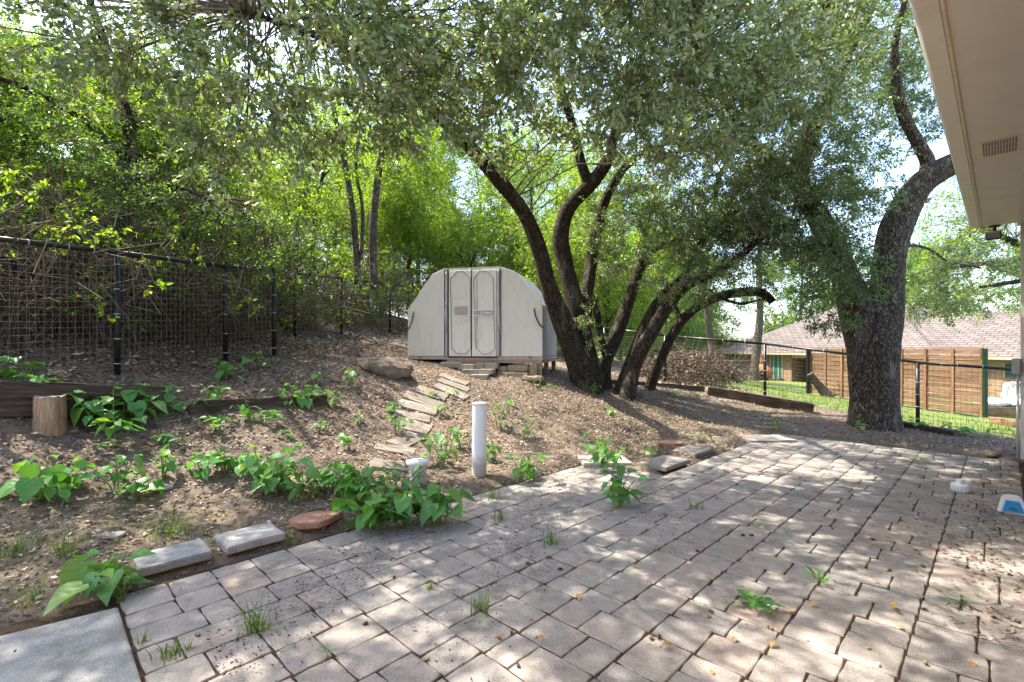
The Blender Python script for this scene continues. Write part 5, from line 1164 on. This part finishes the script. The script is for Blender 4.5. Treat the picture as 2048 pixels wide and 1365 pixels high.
WE = [
 (225, 872, 78, 190, 46, .15, 'big bushy weed with large dark leaves beside the upright stump'),
 (345, 832, 52, 90, 18, .12, 'weed leaning along the dark tie right of the bushy weed'),
 (82, 800, 70, 90, 18, .14, 'weed growing up from behind the upright stump'),
 (20, 770, 50, 60, 7, .12, 'thin weed arching in behind the railroad tie'),
 (450, 760, 42, 50, 9, .13, 'light green weed above the half buried tie'), (442, 802, 36, 44, 8, .12, 'small weed growing over the half buried tie'), (525, 737, 30, 60, 9, .13, 'weed at the foot of the fence gate post'),
 (600, 818, 48, 110, 22, .12, 'spreading weed right of the half buried tie'), (515, 850, 36, 90, 14, .11, 'low weed before the half buried tie'),
 (90, 1000, 62, 175, 22, .17, 'sprawling flattened weed with large leaves on the left soil'),
 (240, 985, 62, 90, 14, .12, 'weed with pale new leaves right of the sprawling one'), (275, 1005, 45, 60, 8, .12, 'small weed beside the thin grey shard in the soil'), (325, 960, 62, 60, 10, .1, 'upright small weed just behind the thin grey shard'), (440, 868, 40, 45, 8, .1, 'small weed on bare soil below the half buried tie'), (350, 890, 36, 60, 9, .09, 'low small weed on bare soil right of the big bushy weed'), (225, 900, 14, 30, 4, .07, 'tiny seedling in front of the big bushy weed'),
 (405, 955, 50, 60, 12, .1, 'small weed at the left end of the weed row'), (455, 945, 60, 60, 14, .11, 'second small weed of the row, left of the tall bright one'), (500, 960, 55, 70, 16, .11, 'small weed touching the tall bright weed of the row'),
 (550, 985, 90, 105, 34, .13, 'tall bright weed in the middle of the weed row'), (610, 1000, 62, 80, 16, .12, 'weed just behind the red flagstone'), (655, 985, 70, 80, 18, .11, 'small weed between the flagstone weeds'),
 (705, 1010, 95, 120, 36, .13, 'dense weed in the row behind the red flagstone'), (752, 1060, 90, 110, 34, .15, 'large-leaved weed overhanging the red flagstone'), (815, 1050, 85, 110, 30, .14, 'drooping weed in front of the short white pipe'), (875, 1050, 75, 90, 20, .15, 'weed with hanging leaves at the patio edge by the short pipe'),
 (800, 985, 60, 80, 16, .11, 'weed left of the short white pipe'), (885, 930, 70, 90, 20, .12, 'weed between the two white pipes'), (925, 900, 55, 70, 12, .1, 'small weed left of the tall white pipe'), (975, 925, 60, 45, 9, .1, 'weed at the base of the tall white pipe'),
 (1000, 860, 60, 50, 10, .09, 'weed right behind the tall white pipe'), (1045, 880, 50, 60, 10, .1, 'small weed on the soil right of the tall white pipe'), (1050, 965, 62, 95, 12, .15, 'weed with two big hanging leaves on the patio edge'),
 (1215, 945, 85, 75, 16, .15, 'tall drooping weed growing beside the pale square slab'), (1232, 1015, 80, 85, 16, .15, 'weed growing through the pavers below the pale slab'),
 (795, 870, 40, 55, 10, .09, 'small weed left of the lower path boards'), (790, 828, 28, 40, 6, .09, 'yellow-green seedling beside the middle path boards'), (695, 772, 46, 40, 7, .1, 'upright seedling below the large flat boulder'), (625, 770, 30, 40, 6, .1, 'small weed on the slope below the back fence'), (665, 815, 30, 36, 6, .09, 'seedling at the right end of the half buried tie'), (640, 862, 24, 36, 5, .08, 'tiny seedling on the slope left of the path'), (712, 850, 22, 40, 6, .08, 'tiny seedling between tie end and path boards'), (705, 905, 40, 50, 8, .08, 'small weed left of the lowest path boards'), (575, 880, 22, 30, 5, .08, 'tiny seedling behind the weed row'), (870, 830, 30, 45, 6, .08, 'yellow-green seedling right of the middle path boards'), (915, 795, 16, 30, 4, .08, 'tiny seedling right of the upper path boards'), (865, 795, 14, 24, 4, .07, 'tiny seedling growing between two path boards'),
 (215, 1195, 82, 130, 10, .19, 'weed with long pointed leaves between the slab and the concrete step'),
 (1547, 858, 34, 30, 6, .09, 'small weed before the dark timber near the big oak'), (1402, 885, 22, 44, 6, .08, 'small weed near the far edging slabs'), (1302, 915, 26, 26, 4, .09, 'tiny weed before the pinkish flagstone'), (1727, 866, 22, 40, 7, .09, 'yellowish weed at the foot of the big oak'),
 (1835, 862, 24, 60, 9, .1, 'weed before the timber by the fence post'), (1905, 868, 26, 70, 10, .1, 'weed along the fence left of the lawn'), (1960, 875, 20, 50, 6, .1, 'weed by the fence near the house corner'),
 (1183, 792, 26, 50, 9, .08, 'small weed at the foot of the oak stems'), (1080, 778, 16, 70, 10, .06, 'pale low plant at the shelter corner post'), (1230, 832, 14, 34, 5, .07, 'tiny seedling on the soil before the oak stems'), (1025, 815, 22, 28, 5, .07, 'yellow-green seedling on the slope behind the tall pipe'), (1400, 800, 18, 40, 6, .08, 'weed growing by the black tie along the fence'), (1350, 795, 14, 40, 6, .08, 'weed behind the arched oak stem'), (1145, 735, 40, 24, 6, .08, 'weed climbing beside the thick oak stem'),
]
for e in WE: weed(e[0], e[1], e[2] * 1.1, e[3] * (1.3 if e[4] > 25 else 1.12), int(e[4] * (1.7 if e[4] > 25 else 1.5) + 1), e[5] * 1.04, e[6], 'leafy weeds in the yard', .5 if 'flattened' in e[6] else 0)

# ------------------------------------------------------------------ grass tufts
def blades(n, h, spread, rs, wide=.004, seg=3):
    V = []; Fa = []; 
    for k in range(n):
        a = rs.uniform(0, 6.28); b0 = np.array([rs.normal(0, spread), rs.normal(0, spread), -.01]); L = h * rs.uniform(.45, 1.15); ben = rs.uniform(.15, 1.0)
        d = np.array([math.cos(a), math.sin(a), 0]); s = np.array([-math.sin(a), math.cos(a), 0]); i0 = len(V)
        for j in range(seg + 1):
            t = j / seg; c = b0 + d * L * ben * t ** 1.8 + np.array([0, 0, L * (t - .45 * ben * t * t)]); w_ = wide * (1 - t) + .0004
            V += [c + s * w_, c - s * w_]
        for j in range(seg): q_ = i0 + 2 * j; Fa.append((q_, q_ + 1, q_ + 3, q_ + 2))
    me = bpy.data.meshes.new('blades'); me.from_pydata([tuple(v) for v in V], [], Fa); me.update(); return me
rg = np.random.default_rng(4)
gG = 'grass tufts'
for k, (px, py, n, h, sp_, lb) in enumerate(((510, 1262, 46, .2, .04, 'tall wispy grass tuft in the paver joint near the weeds'), (580, 1090, 20, .16, .02, 'grass tuft beside the red flagstone'), (962, 1218, 26, .17, .03, 'grass tuft in the central paver joint'), (1105, 1090, 26, .18, .03, 'grass tuft in the sunlit paver joint'),
   (1392, 1018, 18, .14, .03, 'thin grass tuft on the brightest sun patch'), (130, 1110, 40, .22, .05, 'grass clump on the soil left of the edging slabs'), (200, 1150, 30, .18, .05, 'grass clump behind the pointed-leaf weed'), (20, 1110, 50, .2, .07, 'grass clump at the edge of the left soil'), (345, 1070, 60, .2, .07, 'fine grass clump behind the edging slab'),
   (242, 1205, 18, .26, .01, 'long-bladed grass at the corner of the concrete step'), (1000, 1040, 22, .16, .03, 'grass tuft at the joint behind the central one'), (985, 1000, 30, .16, .05, 'thin grass at the patio edge by the tall pipe'), (410, 1075, 14, .1, .02, 'little grass tuft between the two edging slabs'), (345, 1315, 46, .1, .03, 'feathery green tuft in the paver joint by the concrete step'), (860, 1180, 10, .12, .01, 'few grass blades in the joint'), (1300, 935, 10, .1, .02, 'few grass blades by the tan edging slab'), (1430, 890, 10, .1, .02, 'few grass blades by the second edging slab'), (285, 1290, 10, .1, .01, 'few grass blades along the concrete step'), (480, 1105, 22, .12, .04, 'grass by the slab next to the red flagstone'), (60, 1200, 30, .14, .06, 'short grass beside the concrete step'))):
    o = obj('grass_tuft', blades(n, h, sp_, rg), 'grass_blade'); o.location = hit(px, py); o.rotation_euler = (0, 0, k); tag(o, lb, 'grass', gG)

# sparse grass over the open soil and the neighbour lawn
def scatter_blades(name, xy, h, wd, mt, label, rs):
    n = len(xy); z = terrain(xy[:, 0], xy[:, 1]); B = np.c_[xy, z]; a = rs.uniform(0, 6.28, n); d = np.c_[np.cos(a), np.sin(a), np.zeros(n)]; s = np.c_[-np.sin(a), np.cos(a), np.zeros(n)]
    L = (h * rs.uniform(.4, 1.3, n))[:, None]; tip = B + d * L * rs.uniform(.1, .7, (n, 1)) + np.c_[np.zeros((n, 2)), L[:, 0]]
    V = np.stack([B + s * wd, B - s * wd, tip], 1).reshape(-1, 3)
    o = obj(name, mesh_np(name, V, np.arange(3 * n), np.full(n, 3)), mt); return tag(o, label, 'grass', kind='stuff')
def cloud(n, pts, rs):
    out = []
    for (px, py, sx, sy, m) in pts:
        c = hit(px, py); out.append(np.c_[rs.normal(c.x, sx, m), rs.normal(c.y, sy, m)])
    xy = np.concatenate(out); return xy[in_patio(xy[:, 0], xy[:, 1]) < -.03]
scatter_blades('sparse_grass', cloud(0, [(60, 1120, .35, .3, 500), (300, 1050, .4, .2, 500), (560, 1040, .3, .2, 160), (1000, 950, .4, .25, 260), (1150, 860, .8, .6, 800), (1350, 850, .8, .5, 800), (1250, 900, .5, .3, 600), (1500, 830, .9, .5, 500), (1300, 800, .9, .4, 300)], rg), .06, .0022, 'grass_blade', 'sparse young grass over the bare soil', rg)
n = 34000; lx = rg.uniform(4, 24, n); ly = 8 + 32 * rg.uniform(0, 1, n) ** 1.6
dl_ = (lx - 5.76) * .645 + (ly - 11) * .766; m_ = (dl_ > .25 + rg.exponential(.2, n)) & (dl_ < 24) & (lx > 5.2 + rg.uniform(0, 1.5, n)) & ~((lx > 11.4) & (ly < 22)) & (lx < 19 + 0 * ly)
xy = np.c_[lx, ly][m_]; scatter_blades('lawn_grass', xy, .07, .009, 'lawn_blade', 'sunlit lawn beyond the dark wire fence', rg)

# ------------------------------------------------------------------ leaf litter
def litter(name, xy, L, mt, label, rs, zs=None, tilt=.35):
    n = len(xy); z = terrain(xy[:, 0], xy[:, 1]) if zs is None else zs
    B = np.c_[xy, z + rs.uniform(.004, .022, n)]; a = rs.uniform(0, 6.28, n); D = np.c_[np.cos(a), np.sin(a), rs.normal(0, tilt * .6, n)]; N = np.c_[rs.normal(0, tilt, (n, 2)), np.ones(n)]
    Ls = L * rs.uniform(.5, 1.3, n); v, f, c = leaf_arrays(B, D, N, Ls, Ls * rs.uniform(.35, .6, n), 0)
    o = obj(name, mesh_np(name, v, f, c), mt); return tag(o, label, 'leaves', kind='stuff')
rl = np.random.default_rng(40)
def region(n, x0, x1, y0, y1, dens):
    x = rl.uniform(x0, x1, n); y = rl.uniform(y0, y1, n); k = (rl.uniform(0, 1, n) < dens(x, y)) & (in_patio(x, y) < -.02); return np.c_[x[k], y[k]]
def wob(x, y): return .5 + .5 * np.sin(x * 1.9 + np.sin(y * 1.3) * 2) * np.sin(y * 2.3 + x)
a = region(190000, -7, 3.4, 2.4, 12.5, lambda x, y: np.clip(.16 + .38 * wob(x, y) + .4 * sstep(5.2, 8.5, y - .5 * x) * (x < 1.5), 0, 1))
b_ = region(46000, 1.5, 9, 6.5, 12.2, lambda x, y: np.clip(.3 + .5 * wob(x, y), 0, 1) * (((x - 5.76) * .645 + (y - 11) * .766) < .1))
litter('leaf_litter', np.concatenate([a, b_]), .040, 'dry_leaf', 'dry fallen oak leaves strewn over the soil', rl)
c_ = region(46000, -12, -3.2, 4.0, 19, lambda x, y: np.where(x < -4.9 + .36 * (y - 5.5), .9, .25)); litter('bank_litter', c_, .085, 'dry_leaf', 'deep brown leaf litter on the wooded bank', rl, None, .55)
c_ = region(9000, -3, 6, 11.5, 20, lambda x, y: .6 + 0 * x); litter('back_litter', c_, .09, 'dry_leaf', 'brown leaf litter behind the shelter and oak', rl, None, .5)
# leaves blown onto the pavers, thick along the house wall
def pav(n, cm, csd, s0, s1):
    c = rl.normal(cm, csd, n); s = rl.uniform(s0, s1, n); x = NX * c + AX * s; y = NY * c + AY * s; k = (in_patio(x, y) > .02) & (c < .19); return np.c_[x, y][k]
xy = np.concatenate([pav(900, .0, .16, 3.4, 9), pav(500, -.1, .28, 4.5, 6.5), pav(130, -1.6, 1.2, .6, 9.0), pav(300, -2.2, 1.2, 8.2, 9.1)])
litter('patio_litter', xy, .036, 'dry_leaf', 'small dry leaves blown on the pavers, thickest along the wall', rl, np.full(len(xy), .0))
# crumbs of soil on the pavers near the weeds
nb_ = 9000; c = rl.normal(-2.9, .5, nb_); s = rl.uniform(.6, 5.2, nb_); x = NX * c + AX * s; y = NY * c + AY * s; k = (in_patio(x, y) > .02) & (np.sin(c * 5 + s * 3) + rl.normal(0, .5, nb_) > .3); xy = np.c_[x, y][k]
litter('soil_crumbs', xy, .017, 'joint_soil', 'dark soil crumbs scattered on the pavers by the weeds', rl, np.full(len(xy), -.003))

# single fallen leaves, acorns, oak sprays
fl_me = []
for k in range(4):
    v, f, c = leaf_arrays(np.zeros((1, 3)), np.array([[1., 0, .1]]), np.array([[.1, .1, 1.]]), np.array([1.]), np.array([.5]), 1); v[:, 2] *= 1 + .6 * k; me = mesh_np('fallen_leaf', v, f, c); me.materials.append(M_['orange_leaf']); fl_me.append(me)
for k, (px, py) in enumerate(((1420, 1343), (1282, 1141), (1345, 1298), (1465, 1290), (1575, 1228), (1690, 1223), (1760, 1170), (1793, 1229), (1810, 1260), (1620, 1215), (1695, 1140), (1830, 1150), (1950, 1330), (1160, 1205), (1090, 1280), (1215, 1135), (1810, 1045), (1640, 1005), (1425, 1115), (1170, 1110), (1740, 1300), (1540, 1300))):
    o = bpy.data.objects.new('fallen_leaf', fl_me[k % 4]); C.objects.link(o); o.location = hit(px, py) + Vector((0, 0, .006)); s_ = random.uniform(.035, .06); o.scale = (s_,) * 3; o.rotation_euler = (random.gauss(0, .15), random.gauss(0, .15), random.uniform(0, 6.28))
    tag(o, 'single orange-brown leaf lying on the pavers', 'leaf', 'single leaves on the pavers')
def acorn_mesh():
    mb = MB(); mb.tube([(0, 0, -.012), (0, 0, -.010), (0, 0, -.004), (0, 0, .004), (0, 0, .010), (0, 0, .013), (0, 0, .016)], [.003, .0065, .008, .008, .006, .003, .0007], 10); a = mb.mesh('nut')
    mb = MB(); mb.tube([(0, 0, -.016), (0, 0, -.0145), (0, 0, -.008), (0, 0, -.006)], [.002, .007, .0098, .0086], 10); b__ = mb.mesh('cup'); a.materials.append(M_['acorn_nut']); b__.materials.append(M_['acorn_cup']); return a, b__
nut, cup = acorn_mesh()
AC = [(1036, 1338), (997, 1280), (1023, 1268), (394, 1277), (474, 1283), (731, 1253), (788, 1158), (1095, 1118), (1120, 1142), (1056, 1130), (1395, 1105), (1485, 1073), (1503, 1074), (1302, 1281), (1318, 1282), (1422, 1228), (1778, 1143), (1846, 1136), (1745, 1082), (1988, 1240), (2014, 1240), (2035, 1247), (1849, 1222), (1540, 1262), (30, 1310), (1480, 905), (1500, 918), (1330, 1030), (1615, 1087), (1665, 1060), (1850, 1330), (1250, 1000), (1290, 1010), (716, 1020), (853, 1325), (1900, 1100)]
for k, (px, py) in enumerate(AC):
    t = thing('acorn', 'small dark acorn lying on the pavers', 'acorn', hit(px, py) + Vector((0, 0, .009)), random.uniform(0, 6.28), 'acorns on the pavers'); t.rotation_euler = (math.radians(90) + random.gauss(0, .15), 0, random.uniform(0, 6.28)); s_ = random.uniform(.9, 1.25); t.scale = (s_,) * 3
    if py < 1320 or True: obj('nut', nut, None, t)
    if random.random() < .45: obj('cup', cup, None, t)
def lobed_leaf(seed):
    r = random.Random(seed); up_ = []; 
    prof_ = [(0, .02), (.12, .05), (.2, .24), (.27, .09), (.38, .1), (.47, .36), (.53, .3), (.56, .1), (.66, .1), (.74, .3), (.8, .1), (.9, .12), (1.0, .0)]
    prof_ = [(x, y * r.uniform(.85, 1.15)) for x, y in prof_]; V = []; Fs = []
    for x, y in prof_:
        z = .06 * math.sin(3 * x + seed) - .12 * x * x; V += [(x, y, z + .25 * y * r.uniform(-.5, .8)), (x, 0, z), (x, -y, z + .25 * y * r.uniform(-.5, .8))]
    for k in range(len(prof_) - 1): i = 3 * k; Fs += [(i, i + 1, i + 4, i + 3), (i + 1, i + 2, i + 5, i + 4)]
    me = bpy.data.meshes.new('leaf'); me.from_pydata(V, [], Fs); me.update(); me.materials.append(M_['broad_leaf']); return me
OL = [lobed_leaf(k) for k in range(4)]
def spray(px, py, n, ls, meshes, name, label, cat, up=.05):
    t = thing(name, label, cat, hit(px, py) + Vector((0, 0, .008)), random.uniform(0, 6))
    for k in range(n):
        o = bpy.data.objects.new('leaf', meshes[k % len(meshes)]); C.objects.link(o); o.parent = t; a_ = 6.283 * k / n + random.gauss(0, .3); s_ = ls * random.uniform(.75, 1.15); o.scale = (s_,) * 3
        o.rotation_euler = (random.gauss(0, .3), -random.uniform(.0, .5), a_); o.location = (math.cos(a_) * .012, math.sin(a_) * .012, random.uniform(.0, up))
    MB().tube([(0, 0, 0), (.03, .02, .01), (.07, .02, .004)], .003, 6).build('stem', 'twig', t); return t
spray(1512, 1216, 9, .13, OL, 'oak_sprig', 'fresh green sprig of lobed oak leaves lying on the pavers', 'leaves')
spray(1897, 1207, 4, .1, OL, 'oak_sprig', 'small green sprig of lobed leaves on the right-hand pavers', 'leaves', .03)
def strap_leaf():
    v, f, c = leaf_arrays(np.zeros((1, 3)), np.array([[1., 0, .15]]), np.array([[-.1, 0, 1.]]), np.array([1.]), np.array([.2]), 1); me = mesh_np('leaf', v, f, c); me.materials.append(M_['broad_leaf']); return me
SLf = [strap_leaf()]
spray(1636, 1168, 8, .1, SLf, 'rosette_weed', 'green narrow-leaved rosette weed in the paver joint', 'weed', .02)
spray(655, 1316, 7, .05, SLf, 'rosette_weed', 'tiny green rosette weed in the front paver joint', 'weed', .02)
spray(1520, 1055, 0 + 5, .06, OL, 'oak_sprig', 'tiny fallen green sprig on the sunlit pavers', 'leaves', .02)
spray(1838, 925, 8, .1, OL, 'oak_sprig', 'pale fallen oak sprig near the big oak', 'leaves', .05)

# ------------------------------------------------------------------ brush pile behind the right fence
bp = Vector((4.9, 13.6, tz(4.9, 13.6)))
t = thing('brush_pile', 'heap of dry brown branches and leaves beyond the dark wire fence', 'brush pile', bp)
nb_ = 5200; u_ = rl.normal(0, 1, (nb_, 3)); u_ = unit(u_) * rl.uniform(.35, 1, (nb_, 1)) ** .5; u_[:, 2] = np.abs(u_[:, 2]); pos = u_ * np.array([1.6, 1.0, .9])
v, f, c = leaf_arrays(pos, rl.normal(0, 1, (nb_, 3)), rl.normal(0, 1, (nb_, 3)), rl.uniform(.06, .13, nb_), rl.uniform(.03, .06, nb_), 0); o = obj('dry_foliage', mesh_np('dry_foliage', v, f, c), 'brush_leaf', t); o['kind'] = 'stuff'
m_ = 260; a = unit(rl.normal(0, 1, (m_, 3))) * np.array([1.4, .9, 1.0]); a[:, 2] = np.abs(a[:, 2]) * .8; e = a + rl.normal(0, .45, (m_, 3)); e[:, 2] = np.abs(e[:, 2]); v, f, c = tubes_np(np.stack([a, e], 1), .012, .004); obj('branches', mesh_np('branches', v, f, c), 'twig', t)
